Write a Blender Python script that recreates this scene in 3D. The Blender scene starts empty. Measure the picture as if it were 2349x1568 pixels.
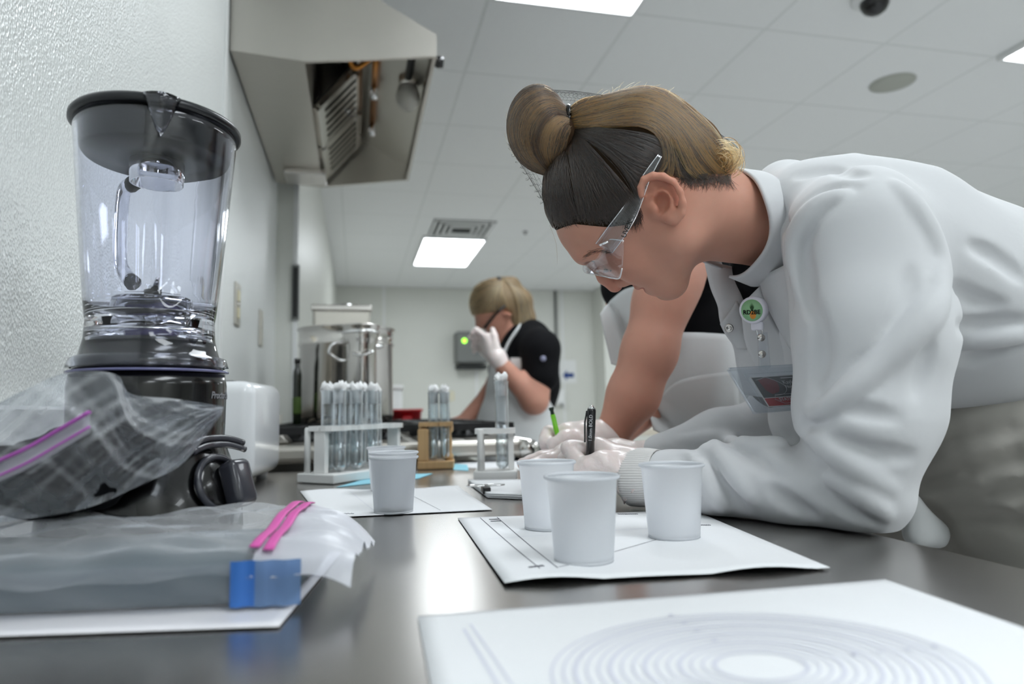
import bpy, bmesh, math, random
import numpy as np
from mathutils import Vector, Matrix, Quaternion
random.seed(7); RNG = np.random.default_rng(7)
scene = bpy.context.scene
COL = scene.collection

# ------------------------------------------------------------------ camera
W_PX, H_PX, F_PX = 2349.0, 1568.0, 1547.0
CT = 0.91                       # counter top height
CAM = np.array([0.0, 0.0, CT + 0.12])
YAW, TILT, ROLL = math.radians(13.09), math.radians(5.71), math.radians(-1.153)
FW = np.array([math.sin(YAW)*math.cos(TILT), math.cos(YAW)*math.cos(TILT), math.sin(TILT)])
R0 = np.array([math.cos(YAW), -math.sin(YAW), 0.0]); U0 = np.cross(R0, FW)
RT = math.cos(ROLL)*R0 + math.sin(ROLL)*U0
UP = -math.sin(ROLL)*R0 + math.cos(ROLL)*U0
camd = bpy.data.cameras.new('camera'); cam = bpy.data.objects.new('camera', camd); COL.objects.link(cam)
M = Matrix.Identity(4)
for i in range(3):
    M[i][0], M[i][1], M[i][2], M[i][3] = RT[i], UP[i], -FW[i], CAM[i]
cam.matrix_world = M
camd.sensor_width = 36.0; camd.lens = F_PX/W_PX*36.0; camd.clip_start = 0.02; camd.clip_end = 60
camd.dof.use_dof = True; camd.dof.focus_distance = 0.72; camd.dof.aperture_fstop = 4.0; camd.dof.aperture_blades = 7
scene.camera = cam
# ------------------------------------------------------------------ world, exposure
world = bpy.data.worlds.new('world'); scene.world = world; world.use_nodes = True
world.node_tree.nodes['Background'].inputs[0].default_value = (0.8, 0.85, 0.9, 1)
world.node_tree.nodes['Background'].inputs[1].default_value = 0.3
vs = scene.view_settings
vs.view_transform = 'Standard'; vs.look = 'None'; vs.gamma = 1.0; vs.use_curve_mapping = False
vs.exposure = 0.33
LAMP = 9.0                      # emission of the ceiling troffers
scene.cycles.max_bounces = 8; scene.cycles.transparent_max_bounces = 16; scene.cycles.adaptive_threshold = 0.05; scene.cycles.use_light_tree = False
scene.cycles.transmission_bounces = 8; scene.cycles.glossy_bounces = 4; scene.cycles.diffuse_bounces = 4
scene.cycles.sample_clamp_indirect = 6.0
scene.cycles.caustics_refractive = True; scene.cycles.caustics_reflective = False

# ------------------------------------------------------------------ helpers: pixel rays
def ray(px, py):
    return FW + RT*(px - W_PX/2)/F_PX + UP*(H_PX/2 - py)/F_PX
def onz(px, py, z=CT):
    d = ray(px, py); return CAM + d*((z - CAM[2])/d[2])
def onx(px, py, x):
    d = ray(px, py); return CAM + d*((x - CAM[0])/d[0])
def ony(px, py, y):
    d = ray(px, py); return CAM + d*((y - CAM[1])/d[1])
def atd(px, py, dep):
    return CAM + ray(px, py)*dep

# ------------------------------------------------------------------ helpers: materials
def srgb(r, g, b):
    return tuple(((c/255)/12.92 if c/255 <= 0.04045 else ((c/255 + 0.055)/1.055)**2.4) for c in (r, g, b))
MATS = {}
def mat(name, col, rough=0.5, metal=0.0, var=0.06, vscale=30.0, bump=0.0, bscale=200.0, stretch=(1, 1, 1), spec=0.5,
        trans=0.0, ior=1.45, sss=0.0, sssr=(1, .3, .2), coat=0.0, sheen=0.0, emit=0.0, emitcol=None, aniso=0.0, vcol=None,
        rvar=0.0, bdist=0.002, thin=0.0, alpha=1.0, translucent=0.0, fall=0.75):
    """procedural principled material: noise varies colour and roughness, a second noise gives relief"""
    if name in MATS: return MATS[name]
    m = bpy.data.materials.new(name); m.use_nodes = True; nt = m.node_tree; N = nt.nodes; L = nt.links
    b = N['Principled BSDF']; out = N['Material Output']
    tc = N.new('ShaderNodeTexCoord'); mp = N.new('ShaderNodeMapping'); mp.inputs['Scale'].default_value = stretch
    L.new(tc.outputs['Object'], mp.inputs['Vector'])
    c = srgb(*col) + (1,)
    nz = N.new('ShaderNodeTexNoise'); nz.inputs['Scale'].default_value = vscale; nz.inputs['Detail'].default_value = 4
    L.new(mp.outputs[0], nz.inputs['Vector'])
    ramp = N.new('ShaderNodeMix'); ramp.data_type = 'RGBA'
    lo = tuple(max(0, v*(1 - var)) for v in c[:3]) + (1,); hi = tuple(min(1, v*(1 + var)) for v in c[:3]) + (1,)
    ramp.inputs[6].default_value = lo; ramp.inputs[7].default_value = hi
    L.new(nz.outputs['Fac'], ramp.inputs[0])
    src = ramp.outputs[2]
    if vcol:
        at = N.new('ShaderNodeAttribute'); at.attribute_name = vcol
        mu = N.new('ShaderNodeMix'); mu.data_type = 'RGBA'; mu.blend_type = 'MULTIPLY'; mu.inputs[0].default_value = 1
        L.new(src, mu.inputs[6]); L.new(at.outputs['Color'], mu.inputs[7]); src = mu.outputs[2]
    L.new(src, b.inputs['Base Color'])
    b.inputs['Roughness'].default_value = rough; b.inputs['Metallic'].default_value = metal
    b.inputs['Specular IOR Level'].default_value = spec; b.inputs['IOR'].default_value = ior
    b.inputs['Transmission Weight'].default_value = trans; b.inputs['Coat Weight'].default_value = coat
    b.inputs['Sheen Weight'].default_value = sheen; b.inputs['Alpha'].default_value = alpha
    b.inputs['Anisotropic'].default_value = aniso
    if sss:
        b.inputs['Subsurface Weight'].default_value = sss; b.inputs['Subsurface Radius'].default_value = sssr
        b.inputs['Subsurface Scale'].default_value = 0.006
    if emit:
        b.inputs['Emission Color'].default_value = (srgb(*(emitcol or col)) + (1,)); b.inputs['Emission Strength'].default_value = emit
    if rvar:
        mr = N.new('ShaderNodeMapRange'); mr.inputs[3].default_value = max(0, rough - rvar); mr.inputs[4].default_value = min(1, rough + rvar)
        L.new(nz.outputs['Fac'], mr.inputs[0]); L.new(mr.outputs[0], b.inputs['Roughness'])
    if bump:
        n2 = N.new('ShaderNodeTexNoise'); n2.inputs['Scale'].default_value = bscale; n2.inputs['Detail'].default_value = 3
        L.new(mp.outputs[0], n2.inputs['Vector'])
        bp = N.new('ShaderNodeBump'); bp.inputs['Strength'].default_value = bump; bp.inputs['Distance'].default_value = bdist
        L.new(n2.outputs['Fac'], bp.inputs['Height']); L.new(bp.outputs[0], b.inputs['Normal'])
    surf = b.outputs[0]
    if translucent:
        t = N.new('ShaderNodeBsdfTranslucent'); t.inputs[0].default_value = c
        mx = N.new('ShaderNodeMixShader'); mx.inputs[0].default_value = translucent
        L.new(surf, mx.inputs[1]); L.new(t.outputs[0], mx.inputs[2]); surf = mx.outputs[0]
    if thin:
        t = N.new('ShaderNodeBsdfTransparent'); t.inputs[0].default_value = c
        lw = N.new('ShaderNodeLayerWeight'); lw.inputs[0].default_value = 0.35
        mr = N.new('ShaderNodeMapRange'); mr.inputs[3].default_value = thin; mr.inputs[4].default_value = max(0.0, thin - fall)
        L.new(lw.outputs['Facing'], mr.inputs[0])
        mx = N.new('ShaderNodeMixShader'); L.new(mr.outputs[0], mx.inputs[0])
        L.new(surf, mx.inputs[1]); L.new(t.outputs[0], mx.inputs[2]); surf = mx.outputs[0]
    if surf is not b.outputs[0]: L.new(surf, out.inputs['Surface'])
    MATS[name] = m
    return m

def frp_material():
    m = mat('frp_panel', (234, 237, 235), rough=0.26, var=0.03, vscale=6, spec=0.6)
    nt = m.node_tree; N = nt.nodes; L = nt.links; b = N['Principled BSDF']
    tc = N['Texture Coordinate']
    mp = N.new('ShaderNodeMapping'); mp.inputs['Scale'].default_value = (1, 1, 0.75); L.new(tc.outputs['Object'], mp.inputs['Vector'])
    v = N.new('ShaderNodeTexVoronoi'); v.inputs['Scale'].default_value = 340; v.feature = 'SMOOTH_F1'; v.inputs['Smoothness'].default_value = 0.6
    L.new(mp.outputs[0], v.inputs['Vector'])
    n = N.new('ShaderNodeTexNoise'); n.inputs['Scale'].default_value = 120; n.inputs['Detail'].default_value = 3; L.new(mp.outputs[0], n.inputs['Vector'])
    ad = N.new('ShaderNodeMath'); ad.operation = 'ADD'; L.new(v.outputs['Distance'], ad.inputs[0]); L.new(n.outputs['Fac'], ad.inputs[1])
    bp = N.new('ShaderNodeBump'); bp.inputs['Strength'].default_value = 0.5; bp.inputs['Distance'].default_value = 0.0025
    L.new(ad.outputs[0], bp.inputs['Height']); L.new(bp.outputs[0], b.inputs['Normal'])
    return m

# ------------------------------------------------------------------ helpers: meshes
def new_obj(name, verts, faces, material=None, parent=None, smooth=True, mats=None, fmat=None):
    me = bpy.data.meshes.new(name)
    me.from_pydata([tuple(map(float, v)) for v in verts], [], [tuple(map(int, f)) for f in faces])
    if smooth: me.polygons.foreach_set('use_smooth', [True]*len(me.polygons))
    o = bpy.data.objects.new(name, me); COL.objects.link(o)
    if material: me.materials.append(material)
    if mats:
        for k in mats: me.materials.append(k)
    if fmat is not None: me.polygons.foreach_set('material_index', list(map(int, fmat)))
    if parent is not None: o.parent = parent
    me.update()
    return o
def bm_obj(name, bm, material=None, parent=None, smooth=False):
    me = bpy.data.meshes.new(name); bm.to_mesh(me); bm.free()
    if smooth: me.polygons.foreach_set('use_smooth', [True]*len(me.polygons))
    o = bpy.data.objects.new(name, me); COL.objects.link(o)
    if material: me.materials.append(material)
    if parent is not None: o.parent = parent
    return o
def tag(o, label=None, cat=None, group=None, kind=None):
    if label: o['label'] = label
    if cat: o['category'] = cat
    if group: o['group'] = group
    if kind: o['kind'] = kind
    return o
def empty(name, loc, label=None, cat=None, group=None, rz=0.0):
    o = bpy.data.objects.new(name, None); COL.objects.link(o); o.empty_display_size = 0.05
    o.location = tuple(map(float, loc)); o.rotation_euler = (0, 0, rz)
    return tag(o, label, cat, group)
def box(name, c, s, material=None, parent=None, bevel=0.0, seg=2, rot=None, smooth=None):
    """box centred at c with full sizes s; rot is a 3x3 or euler"""
    bm = bmesh.new(); bmesh.ops.create_cube(bm, size=1.0)
    for v in bm.verts: v.co = Vector((v.co.x*s[0], v.co.y*s[1], v.co.z*s[2]))
    if bevel: bmesh.ops.bevel(bm, geom=list(bm.edges), offset=bevel, segments=seg, affect='EDGES', profile=0.5)
    if rot is not None:
        R = Matrix(rot).to_3x3() if not isinstance(rot, (tuple,)) or len(rot) != 3 or hasattr(rot[0], '__len__') else None
        if R is None:
            from mathutils import Euler
            R = Euler(rot).to_matrix()
        bmesh.ops.transform(bm, matrix=R.to_4x4(), verts=bm.verts)
    bmesh.ops.translate(bm, vec=Vector(tuple(map(float, c))), verts=bm.verts)
    return bm_obj(name, bm, material, parent, smooth=False if smooth is None else smooth)
def lathe(name, prof, material=None, parent=None, n=48, c=(0, 0, 0), axis=None, closed=False, rfun=None, smooth=True, open_end=False):
    """revolve (r, z) profile; rfun(theta, r, z) may alter the radius; axis = 3x3 with columns x,y,z"""
    V = []; F = []
    A = np.array(axis if axis is not None else np.eye(3)); c = np.array(c, float)
    for (r, z) in prof:
        for k in range(n):
            t = 2*math.pi*k/n; rr = rfun(t, r, z) if rfun else r
            V.append(c + A @ np.array([rr*math.cos(t), rr*math.sin(t), z]))
    P = len(prof)
    for i in range(P if closed else P - 1):
        i2 = (i + 1) % P
        for k in range(n):
            k2 = (k + 1) % n
            F.append((i*n + k, i*n + k2, i2*n + k2, i2*n + k))
    if not closed:
        if prof[0][0] > 1e-6: F.append(tuple(range(n - 1, -1, -1)))
        if prof[-1][0] > 1e-6 and not open_end: F.append(tuple((P - 1)*n + k for k in range(n)))
    o = new_obj(name, V, F, material, parent, smooth)
    return o
def frame_axes(d):
    d = np.array(d, float); d /= np.linalg.norm(d)
    a = np.cross(d, [0, 0, 1.0])
    if np.linalg.norm(a) < 1e-3: a = np.array([1.0, 0, 0])
    a /= np.linalg.norm(a); b = np.cross(a, d)
    return np.stack([a, b, d], 1)
def catmull(P, n=8):
    P = np.array(P, float)
    if len(P) < 3:
        return np.array([P[0] + (P[-1] - P[0])*t for t in np.linspace(0, 1, n + 1)])
    Q = np.vstack([2*P[0] - P[1], P, 2*P[-1] - P[-2]]); out = []
    for i in range(1, len(Q) - 2):
        p0, p1, p2, p3 = Q[i - 1], Q[i], Q[i + 1], Q[i + 2]
        for t in np.linspace(0, 1, n, endpoint=False):
            out.append(0.5*((2*p1) + (-p0 + p2)*t + (2*p0 - 5*p1 + 4*p2 - p3)*t*t + (-p0 + 3*p1 - 3*p2 + p3)*t**3))
    out.append(Q[-2]); return np.array(out)
def tube_geo(P, r, n=10, cap=True, flat=1.0, nrm=None):
    """tube vertices and faces along points P; r number or list; flat squeezes the second axis"""
    P = np.array(P, float); m = len(P)
    rr = np.full(m, r) if np.isscalar(r) else np.interp(np.linspace(0, 1, m), np.linspace(0, 1, len(r)), r)
    T = np.gradient(P, axis=0); T /= np.linalg.norm(T, axis=1)[:, None] + 1e-12
    a = np.cross(T[0], [0, 0, 1.0]) if nrm is None else np.array(nrm, float)
    a = a - T[0]*(a @ T[0])
    if np.linalg.norm(a) < 1e-3: a = np.cross(T[0], [1.0, 0, 0])
    a /= np.linalg.norm(a); V = []; F = []
    for i in range(m):
        a = a - T[i]*(a @ T[i]); a /= np.linalg.norm(a) + 1e-12; b = np.cross(T[i], a)
        for k in range(n):
            t = 2*math.pi*k/n
            V.append(P[i] + rr[i]*(math.cos(t)*a + flat*math.sin(t)*b))
    for i in range(m - 1):
        for k in range(n):
            k2 = (k + 1) % n
            F.append((i*n + k, i*n + k2, (i + 1)*n + k2, (i + 1)*n + k))
    if cap:
        F.append(tuple(range(n - 1, -1, -1))); F.append(tuple((m - 1)*n + k for k in range(n)))
    return V, F
def tube(name, P, r, material=None, parent=None, n=10, sm=0, flat=1.0, nrm=None):
    if sm: P = catmull(P, sm)
    V, F = tube_geo(P, r, n, flat=flat, nrm=nrm)
    return new_obj(name, V, F, material, parent)
class Geo:
    def __init__(s): s.V = []; s.F = []
    def add(s, V, F):
        o = len(s.V); s.V += [tuple(v) for v in V]; s.F += [tuple(i + o for i in f) for f in F]; return s
    def tube(s, P, r, n=8, sm=0, flat=1.0, nrm=None):
        if sm: P = catmull(P, sm)
        return s.add(*tube_geo(P, r, n, flat=flat, nrm=nrm))
    def box(s, c, sz, A=None):
        A = np.eye(3) if A is None else np.array(A); c = np.array(c, float); V = []
        for x in (-.5, .5):
            for y in (-.5, .5):
                for z in (-.5, .5): V.append(c + A @ np.array([x*sz[0], y*sz[1], z*sz[2]]))
        return s.add(V, [(0, 1, 3, 2), (4, 6, 7, 5), (0, 4, 5, 1), (2, 3, 7, 6), (0, 2, 6, 4), (1, 5, 7, 3)])
    def build(s, name, material=None, parent=None, smooth=True): return new_obj(name, s.V, s.F, material, parent, smooth)
def sheet(name, fn, nu, nv, material, parent=None, thick=0.0):
    """grid surface fn(u,v)->xyz; thick gives it a real thickness with a solidify-like shell"""
    V = []; F = []
    for i in range(nu + 1):
        for j in range(nv + 1): V.append(np.array(fn(i/nu, j/nv), float))
    w = nv + 1
    for i in range(nu):
        for j in range(nv): F.append((i*w + j, (i + 1)*w + j, (i + 1)*w + j + 1, i*w + j + 1))
    o = new_obj(name, V, F, material, parent)
    if thick:
        md = o.modifiers.new('thickness', 'SOLIDIFY'); md.thickness = thick; md.offset = -1
    return o
def text(name, s, size, M4, material, parent=None, extrude=0.0003, align='LEFT', bend=None, shear=0.0, bold=0.0):
    cu = bpy.data.curves.new(name, 'FONT'); cu.body = s; cu.size = size; cu.extrude = extrude; cu.align_x = align; cu.align_y = 'CENTER'; cu.shear = shear
    cu.offset = bold; cu.resolution_u = 3
    t = bpy.data.objects.new(name, cu); COL.objects.link(t)
    me = bpy.data.meshes.new_from_object(t.evaluated_get(bpy.context.evaluated_depsgraph_get()))
    bpy.data.objects.remove(t)
    co = np.empty(len(me.vertices)*3); me.vertices.foreach_get('co', co); co = co.reshape(-1, 3)
    M4 = np.array(M4)
    out = bend(co) if bend else co @ M4[:3, :3].T + M4[:3, 3]
    me.vertices.foreach_set('co', out.astype(np.float32).ravel()); me.update()
    me.materials.clear(); me.materials.append(material)
    o = bpy.data.objects.new(name, me); COL.objects.link(o)
    if parent is not None: o.parent = parent
    return o
def mat4(x, y, z, o):
    m = np.eye(4); m[:3, 0] = x; m[:3, 1] = y; m[:3, 2] = z; m[:3, 3] = o; return m
def unit(v): v = np.array(v, float); return v/np.linalg.norm(v)
def place(o, parent):
    """parent o, whose mesh is in world coordinates, under an Empty that may be moved"""
    o.parent = parent; o.matrix_parent_inverse = parent.matrix_basis.inverted(); return o
def copy_tree(o, parent=None):
    c = o.copy(); COL.objects.link(c); c.parent = parent
    for ch in [x for x in o.children]: copy_tree(ch, c)
    return c

# ------------------------------------------------------------------ materials
M_frp = frp_material()
M_wall = mat('white_wall_panel', (220, 221, 214), rough=0.38, var=0.03, vscale=3, bump=0.15, bscale=160)
M_floor = mat('pale_floor_tile', (212, 212, 212), rough=0.5, var=0.15, vscale=60)
M_tile = mat('ceiling_tile_board', (240, 241, 240), rough=0.9, var=0.03, vscale=200, bump=0.12, bscale=500, bdist=0.001)
M_bar = mat('ceiling_bar_white', (228, 230, 228), rough=0.6, var=0.02)
M_lamp = mat('lamp_diffuser', (255, 255, 252), rough=0.5, emit=LAMP, emitcol=(243, 250, 255))
M_white = mat('white_enamel', (232, 233, 232), rough=0.35, var=0.02)
M_steel = mat('stainless_counter', (205, 201, 197), rough=0.26, metal=1.0, var=0.025, vscale=2.5, stretch=(3, 1, 1), rvar=0.025)
M_steel_b = mat('stainless_hood', (196, 192, 184), rough=0.36, metal=1.0, var=0.05, vscale=6, stretch=(1, 6, 1), rvar=0.06)
M_steel_p = mat('polished_steel', (206, 203, 198), rough=0.16, metal=1.0, var=0.05, vscale=20)
M_chrome = mat('chrome', (225, 225, 225), rough=0.08, metal=1.0, var=0.01)
M_black = mat('black_plastic', (7, 7, 8), rough=0.22, var=0.1, coat=0.3)
M_iron = mat('cast_iron', (24, 24, 25), rough=0.55, var=0.2, vscale=80, bump=0.2)
M_brass = mat('copper_pipe', (168, 112, 52), rough=0.3, metal=1.0, var=0.25, vscale=40)
M_cream = mat('cream_plastic', (222, 214, 180), rough=0.45, var=0.03)
M_dark = mat('dark_slot', (34, 36, 36), rough=0.6)
M_grey = mat('grey_plastic', (120, 122, 120), rough=0.5)
M_paper = mat('white_paper', (240, 241, 243), rough=0.75, var=0.015, vscale=300, bump=0.05, bscale=900, bdist=0.0003)
M_ink = mat('pencil_grey_ink', (120, 120, 128), rough=0.8)
M_inkl = mat('pale_violet_ink', (218, 219, 232), rough=0.8)
M_cyan = mat('cyan_paper', (150, 214, 232), rough=0.7, var=0.03)
M_red = mat('red_plastic', (186, 22, 34), rough=0.35, var=0.05)
M_wood = mat('beech_wood', (200, 164, 118), rough=0.5, var=0.18, vscale=14, stretch=(8, 8, 1), bump=0.1, bscale=80)
M_rack = mat('white_rack_plastic', (236, 236, 234), rough=0.4, var=0.02)
M_cup = mat('white_cup_plastic', (238, 240, 243), rough=0.3, var=0.01, translucent=0.5)
M_cotton = mat('cotton_wool', (246, 246, 246), rough=0.95, var=0.03, vscale=150, bump=0.5, bscale=500, sheen=0.3)
M_glass = mat('clear_glass', (250, 252, 253), rough=0.03, var=0.0, thin=0.96, metal=1.0, fall=0.7)
M_water = mat('clear_liquid', (248, 249, 249), rough=0.04, var=0.0, thin=0.86, metal=1.0, fall=0.6)
M_jar = mat('clear_blue_plastic', (244, 246, 255), rough=0.02, trans=1.0, ior=1.45, var=0.0)
M_film = mat('bag_film', (244, 246, 249), rough=0.13, var=0.02, thin=0.93, fall=0.5, bump=0.25, bscale=45, bdist=0.004, spec=0.8)
M_filmc = mat('cloudy_bag_film', (232, 233, 240), rough=0.3, var=0.03, thin=0.5, bump=0.3, bscale=40, bdist=0.004)

# ------------------------------------------------------------------ the room
CEIL = CAM[2] + 1.613
WX, SX, SY = -0.335, -0.25, 3.0       # near wall, stepped wall beyond SY
YB, XR, YF = 8.77, 7.2, -3.6
floor = tag(box('floor', ((WX + XR)/2, (YF + YB)/2, -0.05), (XR - WX + 1, YB - YF + 1, 0.1), M_floor), 'pale kitchen floor', kind='structure')
wl = tag(box('wall_left', (WX - 0.1, (YF + SY)/2, CEIL/2), (0.2, SY - YF, CEIL), M_frp), kind='structure')
w2 = tag(box('wall_left_far', ((SX + WX)/2 - 0.1, (SY + YB)/2, CEIL/2), (SX - WX + 0.2, YB - SY, CEIL), M_wall), kind='structure')
wb = tag(box('wall_back', ((WX + 3.2)/2 , YB + 0.1, CEIL/2), (3.2 - WX, 0.2, CEIL), M_wall), kind='structure')
wb2 = tag(box('wall_back_right', ((3.2 + XR)/2, YB - 0.1, CEIL/2), (XR - 3.2, 0.6, CEIL), M_wall), kind='structure')
wr = tag(box('wall_right', (XR + 0.1, (YF + YB)/2, CEIL/2), (0.2, YB - YF, CEIL), M_wall), kind='structure')
wf = tag(box('wall_front', ((WX + XR)/2, YF - 0.1, CEIL/2), (XR - WX, 0.2, CEIL), M_wall), kind='structure')
# vertical panel strips on the walls (joints between the wall panels)
for k, y in enumerate((1.80, )):
    place(box('panel_joint_strip', (WX + 0.0025, y, 1.8), (0.005, 0.03, 1.6), M_white, bevel=0.001), wl)
for k, x in enumerate((0.35, 1.55, 2.75)):
    place(box('panel_joint_strip', (x, YB - 0.003, CEIL/2), (0.03, 0.006, CEIL), M_white, bevel=0.001), wb)
# ceiling: slab, bars and lay-in tiles
ceil = tag(box('ceiling', ((WX + XR)/2, (YF + YB)/2, CEIL + 0.06), (XR - WX + 1, YB - YF + 1, 0.08), M_bar), 'white suspended ceiling of square tiles', kind='structure')
GX, GY, GP = 1.722, 2.447, 0.6096
tile_me = None
TR = []
for i in range(-4, 10):
    for j in range(-5, 11):
        x0, y0 = GX + i*GP, GY + j*GP
        x1, y1 = max(x0, WX), y0
        xa, xb = max(x0, WX + 0.005), min(x0 + GP, XR); ya, yb = y0, min(y0 + GP, YB)
        if xb - xa < 0.05 or yb - ya < 0.05: continue
        if y0 < -1.0 : continue
        full = (xb - xa > GP - 0.01) and (yb - ya > GP - 0.01)
        if full:
            if tile_me is None:
                o = box('ceiling_tile', (0, 0, 0), (GP - 0.012, GP - 0.012, 0.016), M_tile, bevel=0.003, seg=1); tile_me = o.data
            else:
                o = bpy.data.objects.new('ceiling_tile', tile_me); COL.objects.link(o)
            o.location = (x0 + GP/2, y0 + GP/2, CEIL + 0.0085)
        else:
            o = box('ceiling_tile', (0, 0, 0), (xb - xa - 0.012, yb - ya - 0.012, 0.016), M_tile)
            o.location = ((xa + xb)/2, (ya + yb)/2, CEIL + 0.0085)
        o.parent = ceil
for i in range(-4, 10):
    x = GX + i*GP
    if WX < x < XR: box('ceiling_bar', (x, (YF + YB)/2, CEIL + 0.011), (0.024, YB - YF, 0.018), M_bar, ceil)
for j in range(-9, 11):
    y = GY + j*GP
    if YF < y < YB: box('ceiling_bar', ((WX + XR)/2, y, CEIL + 0.0105), (XR - WX, 0.024, 0.018), M_bar, ceil)
# recessed strip lights
def troffer(x0, y0, label, sx=0.6, sy=1.2):
    t = empty('ceiling_light', (x0 + sx/2, y0 + sy/2, CEIL - 0.012), label, 'ceiling light', 'ceiling light panels')
    f = Geo(); w = 0.018
    for (cx, cy, a, b) in ((0, -sy/2 + w/2, sx, w), (0, sy/2 - w/2, sx, w), (-sx/2 + w/2, 0, w, sy - 2*w), (sx/2 - w/2, 0, w, sy - 2*w)):
        f.box((cx, cy, 0), (a, b, 0.026))
    f.build('frame', M_white, t, smooth=False)
    box('diffuser', (0, 0, 0.002), (sx - 2*w, sy - 2*w, 0.008), M_lamp, t)
    return t
troffer(0.507, 1.24, 'large bright ceiling light panel cut off by the top edge')
troffer(2.945, 1.24, 'bright ceiling light panel at the right edge above the round speaker')
troffer(0.60, 6.115, 'small bright ceiling light panel far back before the ceiling vent')
for k, (a, b) in enumerate(((2.945, 6.115), (0.507, -1.2), (2.945, -1.2), (5.4, 1.24), (5.4, 6.115), (0.507, -3.4), (2.945, -3.4))):  # the pair nearest the camera is unseen, added to brighten the near side
    troffer(a, b, ['ceiling light panel far back hidden behind the writing woman', 'added ceiling light panel brightening the camera side of the counter',
                   'added ceiling light panel brightening from behind the camera over the aisle', 'ceiling light panel along the right wall', 'ceiling light panel in the far right corner',
                   'rearmost ceiling light panel by the left wall', 'rearmost ceiling light panel over the aisle'][k])
# air vent
vc = onz(1062, 517, CEIL)
v = empty('ceiling_vent', (vc[0], vc[1] + 0.1, CEIL - 0.006), 'dark square ceiling air vent in front of the far light', 'air vent')
for k, s in enumerate((0.50, 0.40, 0.30, 0.20)):
    g = Geo(); w = 0.022
    z = -0.004*k
    for (cx, cy, a, b) in ((0, -s/2, s, w), (0, s/2, s, w), (-s/2, 0, w, s), (s/2, 0, w, s)): g.box((cx, cy, z), (a, b, 0.010))
    g.build('louver', M_white, v, smooth=False)
box('recess', (0, 0, 0.006), (0.54, 0.54, 0.006), M_dark, v)
# round loudspeaker, dome camera, sprinkler
sp = onz(2047, 190, CEIL)
s_ = empty('ceiling_speaker', (sp[0], sp[1], CEIL), 'round white flush speaker grille in the ceiling', 'speaker')
M_grille = mat('perforated_grille', (176, 178, 168), rough=0.6, var=0.06, vscale=700)
lathe('rim', [(0.105, 0.002), (0.112, -0.003), (0.116, 0.002)], M_white, s_, n=48)
lathe('grille', [(0.0, -0.006), (0.06, -0.0055), (0.106, -0.001), (0.106, 0.003)], M_grille, s_, n=48)
dc = onz(2005, -8, CEIL)
d_ = empty('dome_camera', (dc[0], dc[1], CEIL), 'black dome security camera on the ceiling at the top edge', 'camera')
lathe('base', [(0.0, 0.001), (0.085, 0.001), (0.085, -0.012), (0.070, -0.024), (0.0, -0.024)], M_white, d_, n=40)
lathe('dome', [(0.055, -0.022), (0.053, -0.04), (0.042, -0.06), (0.022, -0.074), (0.0, -0.078)], M_black, d_, n=40)
sk = onz(1205, 531, CEIL)
k_ = empty('fire_sprinkler', (sk[0], sk[1], CEIL), 'tiny fire sprinkler head in the ceiling', 'sprinkler')
lathe('escutcheon', [(0, -0.004), (0.022, -0.004), (0.026, 0.001)], M_grey, k_, n=20)
lathe('head', [(0.006, 0), (0.006, -0.02), (0.014, -0.022), (0.014, -0.025), (0, -0.026)], M_grey, k_, n=16)
# wall outlets on the near wall
def wall_plate(px, y0, y1, label, kind):
    a = onx(px, y0, WX); b = onx(px, y1, WX); h = a[2] - b[2]
    e = empty('wall_outlet', (WX, a[1], (a[2] + b[2])/2), label, 'wall outlet', 'wall plates over the counter')
    M_p = M_steel_b if kind else M_cream
    box('plate', (0.003, 0, 0), (0.006, 0.075, h), M_steel_b, e, bevel=0.0015)
    box('socket', (0.0055, 0, h*0.2), (0.005, 0.034, h*0.26), M_p, e, bevel=0.001)
    box('socket', (0.0055, 0, -h*0.2), (0.005, 0.034, h*0.26), M_p, e, bevel=0.001)
    lathe('screw', [(0.004, 0.0), (0.004, 0.0015), (0, 0.002)], M_steel_p, e, n=10, c=(0.006, 0, 0), axis=[[0, 0, 1], [1, 0, 0], [0, 1, 0]])
wall_plate(543, 650, 748, 'steel wall outlet nearest the blender', 0)
wall_plate(597, 712, 795, 'middle of the three wall outlets, grey sockets', 1)
wall_plate(634, 755, 820, 'farthest of the three wall outlets over the counter', 0)
# corner guard and things hung on the stepped wall
gp = (SX + 0.004, SY - 0.004)
g = Geo(); g.box((SX + 0.002, SY + 0.012, 1.75), (0.005, 0.03, 1.75)); g.box((SX - 0.006, SY - 0.002, 1.75), (0.018, 0.005, 1.75))
tag(g.build('corner_guard', M_white, None, smooth=False), 'tall vertical white corner guard on the white wall under the hood', 'corner guard')
a = ony(679, 608, SY); b = ony(679, 735, SY)
e = empty('hanging_board', (a[0], SY, (a[2] + b[2])/2), 'narrow dark framed board hanging on the wall by the corner guard', 'wall board')
hh = a[2] - b[2]
box('frame', (0, -0.008, 0), (0.032, 0.014, hh), M_grey, e, bevel=0.003)
box('face', (0, -0.016, 0), (0.02, 0.004, hh*0.9), M_dark, e)
lathe('hook', [(0, -0.004), (0.008, 0), (0, 0.004)], M_chrome, e, n=12, c=(0, -0.014, hh/2 + 0.012))
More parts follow.
